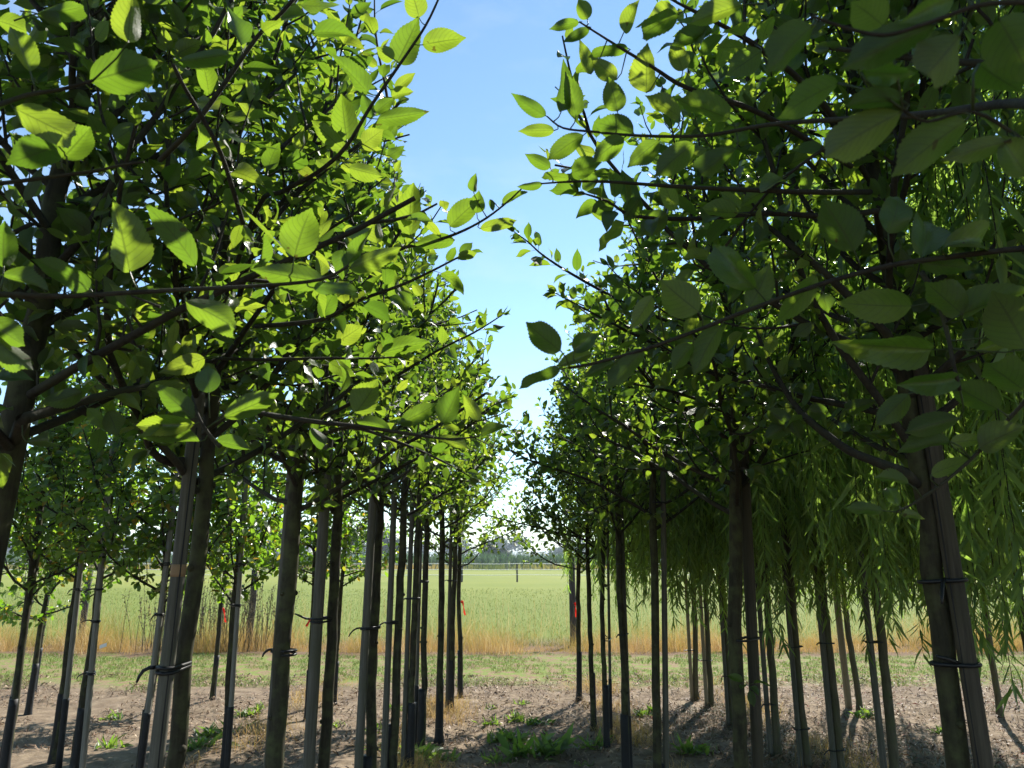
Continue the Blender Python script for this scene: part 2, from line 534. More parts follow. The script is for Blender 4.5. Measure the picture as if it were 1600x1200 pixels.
def apple_structure(rng, lead, zb, R, nprim, leaf, step=0.034, dense=1.0, low_flat=True):
    """lead(z) gives the trunk line; returns limbs (polyline, r0, r1, order, index) and leaves"""
    limbs = []; leaves = []
    H = lead['H']
    az = rng.uniform(0, 6.28)
    for i in range(nprim):
        f = (i + rng.uniform(-0.2, 0.2)) / max(1, nprim - 1); f = min(max(f, 0), 1)
        z = zb + (H - 0.45 - zb) * f ** 1.15
        az += 2.4 + rng.uniform(-0.4, 0.4)
        el = math.radians(rng.uniform(8, 32) + 38 * f)
        d = np.array([math.cos(az) * math.cos(el), math.sin(az) * math.cos(el), math.sin(el)])
        ln = R * (1.18 - 0.72 * f) * rng.uniform(0.85, 1.2)
        pts = grow(lead['at'](z), d, ln, 9, rng, 0.10, 0.10)
        r0 = 0.0105 - 0.0045 * f
        limbs.append((pts, r0, 0.004, 0, i))
        shoot_leaves(leaves, pts, rng, 0.55, 1.0, step * 0.9, leaf)
        ns = int(round((6.5 - 2 * f) * dense * rng.uniform(0.8, 1.2)))
        for k in range(ns):
            t = 0.12 + 0.85 * (k + rng.random()) / ns
            p, dd = interp(pts, t)
            side = rot_about(nrm(np.cross(dd, [0, 0, 1.0])), dd, rng.uniform(0, 6.28))
            sd = nrm(dd * 0.7 + side * 0.8 + np.array([0, 0, rng.uniform(-0.45, 0.5)]))
            sl = rng.uniform(0.22, 0.5) * (1 - 0.35 * f)
            sp = grow(p, sd, sl, 6, rng, 0.17, 0.10)
            limbs.append((sp, 0.0042, 0.0014, 1, i))
            shoot_leaves(leaves, sp, rng, 0.1, 1.0, step, leaf)
        # leaf rosettes on short spurs
        for k in range(int(10 * dense)):
            t = rng.uniform(0.03, 0.8)
            p, dd = interp(pts, t)
            o = rot_about(nrm(np.cross(dd, [0, 0, 1.0])), dd, rng.uniform(0, 6.28)) * 0.7 + np.array([0, 0, 0.5])
            q = p + nrm(o) * 0.04
            limbs.append((np.array([p, (p + q) / 2, q]), 0.004, 0.003, 2, i))
            for j in range(rng.integers(3, 6)):
                ax = nrm(nrm(o) * 0.5 + nrm(rng.normal(0, 1, 3)) * 0.9)
                leaves.append((q + ax * leaf * 0.22, ax, np.array([0, 0, 0.8]) + rng.normal(0, 0.5, 3), leaf * rng.uniform(0.6, 1.1)))
    # leader top shoot
    tp = np.array([lead['at'](z) for z in np.linspace(H - 0.6, H, 6)])
    shoot_leaves(leaves, tp, rng, 0.0, 1.0, step, leaf)
    return limbs, leaves


def limb_mb(limbs, sides=5):
    mb = MB()
    for pts, r0, r1, order, idx in limbs:
        sd = sides if order == 0 else 4 if order == 1 else 3
        mb.tube(pts, np.linspace(r0, r1, len(pts)), sd, cap=False)
    return mb


def leaf_mb(leaves, temps, rng):
    mb = MB()
    if leaves:
        p = np.array([l[0] for l in leaves]); a = np.array([l[1] for l in leaves]); n = np.array([l[2] for l in leaves]); s = np.array([l[3] for l in leaves])
        place_leaves(mb, temps, p, a, n, s, rng)
    return mb


def trunk_line(base, top_pt, H):
    """straight leaning line through base (z=0) and another point"""
    base = np.asarray(base, float); d = (np.asarray(top_pt, float) - base); d = d / d[2]
    return {'H': H, 'base': base, 'at': lambda z: base + d * z, 'd': d}


def trunk_mesh(lead, r0, rtop, rng, name, off, sides=16, z0=-0.05):
    zs = np.concatenate([[z0, 0.0, 0.04, 0.1], np.arange(0.2, lead['H'], 0.11)])
    pts = np.array([lead['at'](z) for z in zs])
    H = lead['H']
    rad = r0 * (1 - 0.16 * zs / 2.0)
    up = np.clip((zs - 1.7) / (H - 1.7), 0, 1)
    rad = rad * (1 - up) + rtop * up
    rad *= 1 + 0.35 * np.exp(-np.maximum(zs, 0) / 0.05)
    wob = np.cumsum(rng.normal(0, 0.004, (len(zs), 2)), 0); wob -= np.linspace(0, 1, len(zs))[:, None] * wob[-1]
    pts[:, :2] += wob
    mb = MB(); mb.tube(pts, rad, sides, True, 0.018, rng)
    # healed pruning knots
    for k in range(5):
        z = rng.uniform(0.5, 1.8); a = rng.uniform(0, 6.28)
        i = np.argmin(abs(zs - z))
        c = pts[i] + np.array([math.cos(a), math.sin(a), 0]) * rad[i] * 0.86
        o = np.array([math.cos(a), math.sin(a), 0.1])
        mb.tube([c, c + o * 0.008, c + o * 0.012], [0.011, 0.009, 0.002], 7)
    return mb.mesh(name, off)


def guard_mesh(lead, r0, h, rng, off, sides=16):
    zs = np.array([-0.03, 0.0, 0.03, 0.08, 0.18, 0.3, h - 0.05, h])
    pts = np.array([lead['at'](z) for z in zs])
    rad = (r0 + 0.004) * (1 - 0.12 * zs / 2.0) * (1 + 0.36 * np.exp(-np.maximum(zs, 0) / 0.05))
    mb = MB(); mb.tube(pts, rad, sides, True, 0.01, rng)
    return mb.mesh('trunk_coating', off)


def hull_ring(c1, r1, c2, r2, pad, n=28):
    th = np.linspace(0, 2 * math.pi, n, endpoint=False)
    u = np.stack([np.cos(th), np.sin(th), 0 * th], 1)
    s1 = u @ c1 + r1; s2 = u @ c2 + r2
    return np.where((s1 > s2)[:, None], c1 + u * (r1 + pad), c2 + u * (r2 + pad))


def tie_parts(stake, lead, lead2, r1, r2, zs, rng, off, wraps=None, tail=True):
    for z in zs:
        mb = MB()
        wraps = 2 if lead['base'][0] < 0 else 1
        for w in range(wraps):
            zz = z + (w - wraps / 2) * rng.uniform(0.006, 0.011)
            ring = hull_ring(lead['at'](zz), r1, lead2['at'](zz), r2, 0.004)
            tilt = rng.uniform(-0.06, 0.06, 2)
            c = ring.mean(0); ring[:, 2] += (ring - c)[:, 0] * tilt[0] + (ring - c)[:, 1] * tilt[1]
            mb.tube(ring, 0.0046, 6, closed=True)
        if tail:
            a = lead2['at'](z) + np.array([-r2 - 0.006, -r2 * 0.4, 0.0])
            pts = grow(a, [-0.8, -0.4, rng.uniform(-0.5, 0.6)], 0.035 + 0.05 * rng.random(), 5, rng, rng.uniform(-0.6, 0.3), 0.1)
            mb.tube(pts, [0.0048, 0.0048, 0.0045, 0.004, 0.003], 6)
        link('tie_strap', mb.mesh('tie_strap', off), M['tie'], stake)


def build_stake(lead, r, H, rng, label, group, tree_lead, tree_r, ties, mat='stake', low_dark=0.0, band=None, crack=0):
    off = lead['base'].copy(); off[2] = 0
    root = empty('tree_stake', off, label, 'stake', group)
    zs = np.concatenate([[-0.05], np.linspace(0, H - 0.03, 14), [H - 0.012, H]])
    rr = r * (1 - 0.06 * zs / H); rr[-1] *= 0.8
    mb = MB(); mb.tube([lead['at'](z) for z in zs], rr, 14, True, 0.012, rng)
    link('pole', mb.mesh('pole', off), M[mat], root)
    if low_dark:
        z2 = np.array([-0.02, 0.1, 0.25, low_dark - 0.02, low_dark])
        mb = MB(); mb.tube([lead['at'](z) for z in z2], (r + 0.003) * np.ones(5), 14, True, 0.008, rng)
        link('dark_foot', mb.mesh('dark_foot', off), M['guard'], root)
    if crack:
        zc = np.linspace(0.3, H - 0.1, 18); mb = MB()
        v0 = nrm(np.array([CAM[0], CAM[1], 0]) - np.array([off[0], off[1], 0]))
        v0 = rot_about(v0, np.array([0, 0, 1.0]), crack)
        mb.tube([lead['at'](z) + v0 * r * 0.975 * (1 - 0.06 * z / H) + np.array([rng.normal(0, .0006), 0, 0]) for z in zc], rng.uniform(.0009, .0022, 18), 5)
        link('crack', mb.mesh('crack', off), M['guard'], root)
    if band:
        z2 = np.array([band, band + 0.008, band + 0.022, band + 0.03])
        mb = MB(); mb.tube([lead['at'](z) for z in z2], [r * 0.96, r * 0.965 + 0.0008, r * 0.965 + 0.0008, r * 0.96], 14, True)
        link('bare_wood_band', mb.mesh('bare_wood_band', off), M['sawn'], root)
    if ties:
        tie_parts(root, tree_lead, lead, tree_r, r, ties, rng, off)
    return root


exec_order = []

# ------------------------------------------------------------------ the setting: soil, mown strip, meadow
def vnoise(x, y, seed, cell):
    r = np.random.default_rng(seed); g = r.random((256, 256))
    fx = np.asarray(x) / cell + 57.3; fy = np.asarray(y) / cell + 31.7
    ix = np.floor(fx).astype(int); iy = np.floor(fy).astype(int)
    a = fx - ix; b = fy - iy; a = a * a * (3 - 2 * a); b = b * b * (3 - 2 * b)
    g00 = g[ix % 256, iy % 256]; g10 = g[(ix + 1) % 256, iy % 256]; g01 = g[ix % 256, (iy + 1) % 256]; g11 = g[(ix + 1) % 256, (iy + 1) % 256]
    return (g00 * (1 - a) + g10 * a) * (1 - b) + (g01 * (1 - a) + g11 * a) * b - 0.5


Y_MOWN, Y_MEADOW = 9.6, 12.7


def gz(x, y):
    x = np.asarray(x, float); y = np.asarray(y, float)
    z = 0.07 * vnoise(x, y, 1, 1.1) + 0.035 * vnoise(x, y, 2, 0.35) + 0.022 * vnoise(x, y, 3, 0.12)
    rows = np.exp(-((np.abs(x) - 0.85) / 0.22) ** 2) + np.exp(-((np.abs(x) - 2.4) / 0.25) ** 2)
    z = z + 0.04 * rows * (y < 9.6) - 0.015
    fade = np.clip((y - (Y_MOWN - 0.8)) / 0.8, 0, 1)
    return z * (1 - 0.75 * fade) + 0.0


def ground_mat():
    m, nt, N, L = nodes_of('ground')
    geo = N('ShaderNodeNewGeometry')
    pos = geo.outputs['Position']
    sp = N('ShaderNodeSeparateXYZ'); L(pos, sp.inputs[0])
    y = sp.outputs[1]
    n_big = noise(nt, pos, 0.9, 5, 0.6); n_med = noise(nt, pos, 6.0, 6, 0.65); n_fine = noise(nt, pos, 45.0, 5, 0.7); n_far = noise(nt, pos, 0.05, 4)
    soil = ramp(nt, n_med, [(0.28, (0.088, 0.063, 0.041)), (0.5, (0.19, 0.145, 0.098)), (0.72, (0.31, 0.245, 0.168))])
    soil = mixc(nt, math_n(nt, 'MULTIPLY', n_fine, 0.6), soil, (0.13, 0.09, 0.06))
    green = ramp(nt, n_fine, [(0.3, (0.08, 0.115, 0.018)), (0.7, (0.2, 0.235, 0.06))])
    straw = ramp(nt, n_fine, [(0.3, (0.10, 0.066, 0.036)), (0.7, (0.29, 0.21, 0.115))])
    mead = ramp(nt, n_fine, [(0.3, (0.085, 0.125, 0.016)), (0.7, (0.155, 0.18, 0.03))])
    meadf = ramp(nt, n_far, [(0.35, (0.13, 0.165, 0.022)), (0.65, (0.20, 0.215, 0.04))])
    wob = math_n(nt, 'ADD', y, math_n(nt, 'MULTIPLY', math_n(nt, 'SUBTRACT', n_big, 0.5), 1.6))
    wob = math_n(nt, 'ADD', wob, math_n(nt, 'MULTIPLY', math_n(nt, 'SUBTRACT', n_med, 0.5), 1.2))

    def step(a, b, src=wob):
        mr = N('ShaderNodeMapRange'); L(src, mr.inputs[0]); mr.inputs[1].default_value = a; mr.inputs[2].default_value = b
        return mr.outputs[0]
    c = mixc(nt, step(9.2, 9.9), soil, mixc(nt, math_n(nt, 'GREATER_THAN', n_med, 0.51), green, straw))
    c = mixc(nt, step(12.0, 12.45), c, mixc(nt, 0.6, straw, (0.09, 0.05, 0.028)))
    c = mixc(nt, step(14.0, 16.0), c, mead)
    c = mixc(nt, step(24.0, 46.0, y), c, meadf)
    pr = N('ShaderNodeBsdfPrincipled'); L(c, pr.inputs['Base Color'])
    pr.inputs['Roughness'].default_value = 0.95; pr.inputs['Specular IOR Level'].default_value = 0.15
    bp = N('ShaderNodeBump'); bp.inputs['Strength'].default_value = 0.7; bp.inputs['Distance'].default_value = 0.02
    L(math_n(nt, 'ADD', n_med, math_n(nt, 'MULTIPLY', n_fine, 0.5)), bp.inputs['Height']); L(bp.outputs[0], pr.inputs['Normal'])
    out = N('ShaderNodeOutputMaterial'); L(pr.outputs[0], out.inputs['Surface'])
    return m


M['ground'] = ground_mat()


def sheet(name, xs, ys, zf):
    X, Yv = np.meshgrid(xs, ys)
    V = np.stack([X, Yv, zf(X, Yv)], -1).reshape(-1, 3)
    idx = np.arange(X.size).reshape(X.shape)
    q = np.stack([idx[:-1, :-1], idx[:-1, 1:], idx[1:, 1:], idx[1:, :-1]], -1).reshape(-1, 4)
    return tag(link(name, make_mesh(name, V, q), M['ground']), kind='structure')


xs = np.concatenate([np.linspace(-45, -8.2, 30), np.arange(-8, 8.01, 0.045), np.linspace(8.2, 45, 30)])
sheet('soil', xs, np.concatenate([np.linspace(-30, 3.9, 40), np.arange(4, Y_MOWN + 0.001, 0.035)]), gz)
sheet('mown_grass_path', xs, np.concatenate([[Y_MOWN], np.arange(Y_MOWN + 0.03, Y_MEADOW, 0.09), [Y_MEADOW]]), gz)
mx_ = np.concatenate([np.linspace(-2500, -60, 14), np.linspace(-50, 50, 60), np.linspace(60, 2500, 14)])
sheet('meadow', mx_, np.concatenate([np.linspace(-400, -31, 8), np.linspace(-30, 60, 50), np.linspace(70, 3500, 20)]),
      lambda x, y: -0.07 + 0 * x)


# ------------------------------------------------------------------ grass and litter (uncountable stuff)
def blades(name, x, y, z, h, w, rng, m, lean=0.35, label=None, bend=0.5, crng=None):
    n = len(x)
    yaw = rng.uniform(0, 6.283, n); la = rng.normal(0, lean, n); lb = rng.uniform(0, 6.283, n)
    t = np.stack([np.cos(yaw), np.sin(yaw), 0 * yaw], 1)
    ld = np.stack([np.cos(lb), np.sin(lb), 0 * lb], 1) * np.abs(la)[:, None]
    base = np.stack([x, y, z], 1); h = np.broadcast_to(h, (n,)); w = np.broadcast_to(w, (n,))
    up = np.array([0, 0, 1.0])
    mid = base + (up * 0.55 + ld * 0.35) * h[:, None]
    tip = base + (up * (1 - 0.3 * np.abs(la) * bend)[:, None] + ld * (0.7 + bend)) * h[:, None]
    tw = t * w[:, None] * 0.5
    V = np.stack([base - tw, base + tw, mid - tw * 0.8, mid + tw * 0.8, tip], 1).reshape(-1, 3)
    o = np.arange(n)[:, None] * 5
    q = np.array([[0, 1, 3, 2]]) + o; tr = np.array([[2, 3, 4]]) + o
    rnd = rng.random(n) if crng is None else crng
    A = np.zeros((n, 5, 3)); A[..., 2] = rnd[:, None]; A[:, 2:4, 1] = 0.6; A[:, 4, 1] = 1.0
    return tag(link(name, make_mesh(name, V, q, tr, A.reshape(-1, 3)), m), label, None, None, 'stuff')


rg = np.random.default_rng(11)
M['short_grass'] = blade_mat('short_grass', [(0, (0.08, 0.165, 0.018)), (0.55, (0.15, 0.25, 0.035)), (0.8, (0.26, 0.29, 0.07)), (1, (0.4, 0.34, 0.16))], 0.3)
M['dry_grass'] = blade_mat('dry_grass', [(0, (0.13, 0.17, 0.025)), (0.3, (0.33, 0.28, 0.06)), (0.6, (0.52, 0.34, 0.10)), (0.8, (0.46, 0.27, 0.09)), (1, (0.68, 0.55, 0.29))], 0.4)
M['meadow_grass'] = blade_mat('meadow_grass', [(0, (0.07, 0.125, 0.014)), (0.7, (0.14, 0.185, 0.024)), (0.92, (0.27, 0.27, 0.06)), (1, (0.45, 0.4, 0.17))], 0.4)
M['corn'] = blade_mat('corn', [(0, (0.05, 0.10, 0.03)), (1, (0.1, 0.17, 0.055))], 0.35)

n = 95000
x = rg.uniform(-12, 12, n); y = rg.uniform(8.9, 12.75, n)
keep = (vnoise(x, y, 21, 0.5) + vnoise(x, y, 22, 0.17) * 0.7 > -0.12) & (y + 1.6 * vnoise(x, y, 23, 0.8) > 9.4) & (y + 0.9 * vnoise(x, y, 24, 0.6) < 12.45)
x, y = x[keep], y[keep]
blades('mown_grass', x, y, gz(x, y) - 0.004, rg.uniform(0.02, 0.06, len(x)), rg.uniform(0.004, 0.009, len(x)), rg, M['short_grass'], 0.9,
       'short dry mown grass on the strip between soil and meadow')
# tall dry verge: denser and browner at its foot, greener and sparser further back
n = 46000
x = rg.uniform(-13, 13, n); y = 12.45 + rg.gamma(1.5, 0.75, n)
y += 0.7 * vnoise(x, y, 30, 0.8) + 0.4 * vnoise(x, y, 33, 0.22)
clump = np.clip(0.65 + 1.9 * vnoise(x, y * 0.5, 31, 0.8) + 1.0 * vnoise(x, y, 32, 0.25), 0.15, 1.9)
h = rg.uniform(0.08, 0.56, n) * clump
brown = np.clip(rg.normal(0.7, 0.15, n) - (y - 12.8) * 0.13 - 0.55 * vnoise(x, y, 34, 0.6), 0, 1)
blades('dry_grass', x, y, np.full(n, -0.06), h, rg.uniform(0.0025, 0.0055, n), rg, M['dry_grass'], 0.7, 'tall dried straw grass along the meadow edge', crng=brown)
n = 45000
x = rg.uniform(-1, 1, n); y = 14.0 + 24 * rg.random(n) ** 1.6
x = x * (y * 0.85)
blades('meadow_grass', x, y, np.full(n, -0.07), rg.uniform(0.015, 0.075, n) * (1 + 1.5 * (rg.random(n) < .05)), rg.uniform(0.005, 0.010, n) * (y / 16), rg, M['meadow_grass'], 0.45,
       'green meadow grass growing beyond the dry verge', crng=np.clip(rg.random(n) * 0.8 + 0.35 * vnoise(x, y, 40, 3.0), 0, 1))
n = 1700
x = rg.uniform(-13, 13, n); y = 12.7 + 9 * rg.random(n) ** 1.5
blades('seed_stalks', x, y, np.full(n, -0.06), rg.uniform(0.3, 1.05, n), 0.0045, rg, M['dry_grass'], 0.3, 'pale seed stalks standing above the dry verge', crng=rg.uniform(0.75, 1, n))
# dark dead weed stalks on the side of the broad crowns
n = 190
x = rg.uniform(-6.4, -4.1, n) + rg.normal(0, 0.15, n); y = rg.uniform(12.6, 13.9, n)
mb = MB()
for i in range(n):
    hh = rg.uniform(0.6, 1.25)
    p = grow([x[i], y[i], -0.06], [rg.normal(0, 0.1), rg.normal(0, 0.1), 1], hh, 5, rg, 0.05, 0.05)
    mb.tube(p, [0.006, 0.005, 0.004, 0.003, 0.002], 3, cap=False)
    for k in range(14):
        c, d = interp(p, rg.uniform(0.5, 1.0)); e = c + nrm(rg.normal(0, 1, 3) + d) * rg.uniform(0.02, 0.05)
        mb.tube([c, (c + e) / 2, e], [0.004, 0.007, 0.001], 3, cap=False)
M['weed_stalk'] = plain_mat('dead_weed_stalk', (0.12, 0.1, 0.055), 0.8, 0.2)
tag(link('dead_weed_stalks', mb.mesh('dead_weed_stalks'), M['weed_stalk']), 'tall brown seeded weed stalks before the meadow', kind='stuff')

# litter of dry leaves, chips and straw on the soil
M['litter'] = blade_mat('litter', [(0, (0.04, 0.025, 0.016)), (0.4, (0.13, 0.075, 0.042)), (0.7, (0.26, 0.165, 0.095)), (0.93, (0.42, 0.31, 0.2)), (0.95, (0.24, 0.06, 0.04)), (1, (0.28, 0.08, 0.05))], 0.15)
n = 52000
x = rg.uniform(-8.5, 8.5, n); y = rg.uniform(4.2, 10.2, n)
keep = vnoise(x, y, 51, 0.6) + 0.4 * np.exp(-((np.abs(x) - 0.85) / 0.35) ** 2) + 0.25 * (x > 1.2) > -0.2
x, y = x[keep], y[keep]; n = len(x)
yaw = rg.uniform(0, 6.283, n); L_ = rg.uniform(0.02, 0.10, n); W_ = L_ * rg.uniform(0.06, 0.4, n) * np.where(L_ > 0.06, 0.45, 1)
tx = np.stack([np.cos(yaw), np.sin(yaw), rg.normal(0, 0.35, n)], 1); ty = np.stack([-np.sin(yaw), np.cos(yaw), rg.normal(0, 0.4, n)], 1)
c = np.stack([x, y, gz(x, y) + 0.008 + rg.random(n) * 0.012], 1)
cv = np.array([0, 0, 1.0]) * (L_ * rg.uniform(0, 0.35, n))[:, None]
V = np.stack([c - tx * L_[:, None] * .5, c - ty * W_[:, None] * .5 + cv, c + tx * L_[:, None] * .5, c + ty * W_[:, None] * .5 + cv], 1).reshape(-1, 3)
A = np.zeros((n, 4, 3)); A[..., 2] = np.clip(rg.random(n) * 0.94 + (rg.random(n) < 0.05) * (x > 1), 0, 1)[:, None]
tag(link('leaf_litter', make_mesh('leaf_litter', V, np.arange(n * 4).reshape(n, 4), None, A.reshape(-1, 3), False), M['litter']),
    'dry leaves and straw bits scattered over the soil', kind='stuff')
# dead grass heaped along the tree rows and fallen green cuttings under the willows
n = 11000
row = rg.choice([-0.85, 0.9, -2.35, 2.4], n, p=[.4, .3, .15, .15]); x = row + rg.normal(0.12, 0.16, n); y = rg.uniform(5.2, 9.6, n)
keep = vnoise(x, y, 61, 0.5) > -0.02
x, y = x[keep], y[keep]
blades('dead_grass', x, y, gz(x, y), rg.uniform(0.05, 0.2, len(x)), rg.uniform(0.002, 0.004, len(x)), rg, M['dry_grass'], 1.2,
       'dead straw grass heaped along the tree rows', bend=0.9, crng=rg.uniform(0.35, 0.9, len(x)))
M['cutting'] = blade_mat('cuttings', [(0, (0.06, 0.07, 0.035)), (0.45, (0.12, 0.13, 0.07)), (0.6, (0.16, 0.09, 0.05)), (0.8, (0.24, 0.12, 0.07)), (1, (0.36, 0.3, 0.2))], 0.2)
n = 16000
x = 1.3 + rg.gamma(2.0, 0.9, n); y = rg.uniform(4.6, 8.3, n)
keep = (vnoise(x, y, 71, 0.5) > -0.08) & (x < 7); x, y = x[keep], y[keep]
blades('willow_cuttings', x, y, gz(x, y) + 0.01, rg.uniform(0.012, 0.042, len(x)), rg.uniform(0.005, 0.011, len(x)), rg, M['cutting'], 2.6,
       'fallen grey green willow leaves lying under the weeping trees', bend=0.4)

# ------------------------------------------------------------------ weed tufts on the soil: one thing each
M['weed'] = leaf_mat('weed_leaf', [(0, (0.045, 0.085, 0.018)), (1, (0.08, 0.13, 0.03))], [(0, (0.07, 0.11, 0.03)), (1, (0.09, 0.13, 0.04))],
                     [(0, (0.2, 0.38, 0.03)), (1, (0.34, 0.5, 0.05))], 0.4, veins=False, gloss=0.45)
T_WEED = [leaf_template(5, 3, _r, _r.uniform(0.12, 0.3), 'willow', pet=0) for _ in range(8)]
WEEDS = [  # photo pixel, size, leaves, label
    (845, 1178, .30, 60, 'tall tuft of bright grass at the aisle’s shady end'),
    (795, 1152, .20, 70, 'low spreading weed patch in the aisle beside the tall grass tuft'),
    (838, 1128, .15, 45, 'small weed on the shadow edge in mid aisle'),
    (805, 1122, .14, 40, 'sunlit yellow-green weed on bare aisle soil'),
    (772, 1128, .12, 40, 'sunlit weed nearest the straw heap of the row'),
    (768, 1106, .09, 24, 'tiny weed on sunny soil toward the mown grass'),
    (815, 1098, .10, 30, 'flat weed rosette on sunny soil in aisle centre'),
    (622, 1107, .12, 40, 'bright green weed between two staked trunks'),
    (585, 1140, .14, 40, 'green weed behind the closely paired trunks'),
    (602, 1166, .14, 40, 'weed tuft at the foot of a staked trunk in shade'),
    (655, 1192, .22, 55, 'leafy weed growing over a black coated trunk foot'),
    (697, 1188, .14, 30, 'slender upright weed beside the black trunk foot'),
    (520, 1130, .14, 40, 'weed behind the trunk with the orange ribbon'),
    (335, 1144, .20, 60, 'wide sunny weed patch next to the widest stake'),
    (310, 1168, .20, 60, 'dense green weed against the mossy wide trunk'),
    (390, 1118, .16, 55, 'sunlit weed patch beyond the slim black coated trunk'),
    (405, 1105, .12, 30, 'yellowish weed on the soil by the ribboned trees'),
    (175, 1118, .13, 40, 'weed beside a bark mound among the broad-crowned trees'),
    (170, 1160, .18, 30, 'thin reddish-green weed in front of the mound'),
    (930, 1168, .17, 40, 'grassy weed beside the thin double trunk'),
    (910, 1192, .10, 14, 'single broad-leaved seedling in the shaded aisle'),
    (1010, 1112, .16, 50, 'grey-green weed patch behind the willow-side row'),
    (1080, 1175, .2, 50, 'dark low weed among willow litter'),
    (1350, 1118, .16, 40, 'weed at the foot of the twin pale trunks'),
    (1470, 1138, .12, 30, 'small bright weed beside the leaning mossy trunk'),
    (775, 1188, .14, 26, 'ragged weed at the front of the aisle'),
]
for px, py, sz, nl, lab in WEEDS:
    c = G(px, py); c[2] = gz(c[0], c[1]) - 0.005
    nl = int(nl * 1.4); az = rg.uniform(0, 6.283, nl); el = rg.uniform(0.1, 1.15, nl)
    ax = np.stack([np.cos(az) * np.cos(el), np.sin(az) * np.cos(el), np.sin(el)], 1)
    sp_ = sz * 0.6
    pos = np.stack([rg.normal(0, sp_ * 0.6, nl), rg.normal(0, sp_ * 0.45, nl), np.zeros(nl)], 1)
    pos[:, 2] = gz(c[0] + pos[:, 0], c[1] + pos[:, 1]) - c[2] - 0.004
    mb = MB(); place_leaves(mb, T_WEED, pos, ax, np.array([0, 0, 1.0]) + rg.normal(0, 0.4, (nl, 3)), sz * rg.uniform(0.3, 0.9, nl), rg)
    tag(link('weed_tuft', mb.mesh('weed_tuft'), M['weed'], None, c), lab.replace('’', "'"), 'weed', 'weeds growing on the nursery soil')

# ------------------------------------------------------------------ the far side: fences, maize, hedge, house, woods
def post_mesh(h, r, rng, sides=8):
    mb = MB(); zs = np.array([-0.1, 0, h * .3, h * .6, h - 0.02, h])
    mb.tube(np.stack([rng.normal(0, 0.004, 6), rng.normal(0, 0.004, 6), zs], 1), [r, r, r, r * .97, r * .95, r * .8], sides, True, 0.02, rng)
    return mb.mesh('post')


for px, py, h, r, lab in [(896, 1003, 1.62, 0.062, 'dark wooden fence post in straw grass behind the aisle end tree'),
                          (389, 1006, 1.38, 0.06, 'dark wooden fence post among dead weed stalks'),
                          (126, 1000, 1.35, 0.06, 'dark wooden fence post behind the broad-crowned trees')]:
    c = G(px, py); c[2] = -0.07
    tag(link('fence_post', post_mesh(h, r, rg, 12), M['post'], None, c), lab, 'post', 'dark fence posts along the straw grass')

FY = 48.0
fence = empty('tape_fence', (0, FY, -0.07), 'low white tape fence on dark posts across the meadow', 'fence')
pm = post_mesh(1.15, 0.055, rg)
fx_all = [Y(px, 900, FY)[0] for px in (-260, -30, 200, 300, 475, 722, 808, 1100, 1330, 1560, 1800)]
for fx in fx_all:
    link('post', pm, M['post'], fence, (fx, 0, 0))
for pz in (880.5, 889.5, 898):
    zz = Y(800, pz, FY)[2] + 0.07
    mb = MB()
    pts = []
    for a, b in zip(fx_all[:-1], fx_all[1:]):
        for t in np.linspace(0, 1, 9)[:-1]:
            pts.append([a + (b - a) * t, -0.062, zz - 0.03 * math.sin(math.pi * t)])
    mb.tube(pts, 0.016, 4)
    link('tape', mb.mesh('tape'), M['white'], fence)
fence2 = empty('wire_fence', (0, 88, -0.07), 'row of thin dark posts before the maize', 'fence')
pm2 = post_mesh(1.5, 0.05, rg)
for fx in np.arange(-85, 86, 5.6):
    link('post', pm2, M['post'], fence2, (fx + rg.normal(0, 0.2), 0, 0))
mb = MB()
for zz in (0.7, 1.3): mb.tube([[-85, -0.06, zz], [0, -0.06, zz], [85, -0.06, zz]], 0.008, 3)
link('wire', mb.mesh('wire'), M['post'], fence2)

n = 5200
x = rg.uniform(-100, 100, n); y = rg.uniform(89.5, 94, n)
blades('field_verge', x, y, np.full(n, -0.07), rg.uniform(0.4, 1.0, n), rg.uniform(0.1, 0.2, n), rg, M['dry_grass'], 0.4, 'strip of dry verge grass in front of the maize',
       crng=np.clip(0.25 + 0.6 * vnoise(x, y, 80, 9), 0, 1))
n = 26000
x = np.round(rg.uniform(-130, 130, n) / 0.75) * 0.75 + rg.normal(0, 0.1, n); y = 95 + 22 * rg.random(n) ** 1.8
blades('maize', x, y, np.full(n, -0.07), rg.uniform(1.5, 2.5, n), rg.uniform(0.09, 0.2, n), rg, M['corn'], 0.28, 'strip of tall green maize beyond the meadow')

M['far_leaf'] = blade_mat('far_foliage', [(0, (0.022, 0.042, 0.018)), (0.7, (0.045, 0.075, 0.025)), (1, (0.075, 0.11, 0.035))], 0.25)
def far_crown(mb, c, rx, rz, n, leafsz, rng):
    """lumpy crown of leaf clumps"""
    k = max(3, n // 60)
    cen = nrm(rng.normal(0, 1, (k, 3))) * rng.uniform(0.2, 0.8, (k, 1)) * np.array([rx, rx, rz])
    ci = rng.integers(0, k, n)
    p = cen[ci] + rng.normal(0, 0.24, (n, 3)) * np.array([rx, rx, rz])
    a = nrm(rng.normal(0, 1, (n, 3))); b = nrm(np.cross(a, rng.normal(0, 1, (n, 3))))
    s = leafsz * rng.uniform(0.5, 1.2, n)[:, None]
    p = p + c
    V = np.stack([p - a * s, p - b * s * .7, p + a * s, p + b * s * .7], 1).reshape(-1, 3)
    A = np.zeros((n, 4, 3)); A[..., 2] = np.clip(rng.random(k)[ci] * 0.6 + rng.random(n) * 0.4, 0, 1)[:, None]
    mb.add(V, np.arange(n * 4).reshape(n, 4), None, A.reshape(-1, 3))


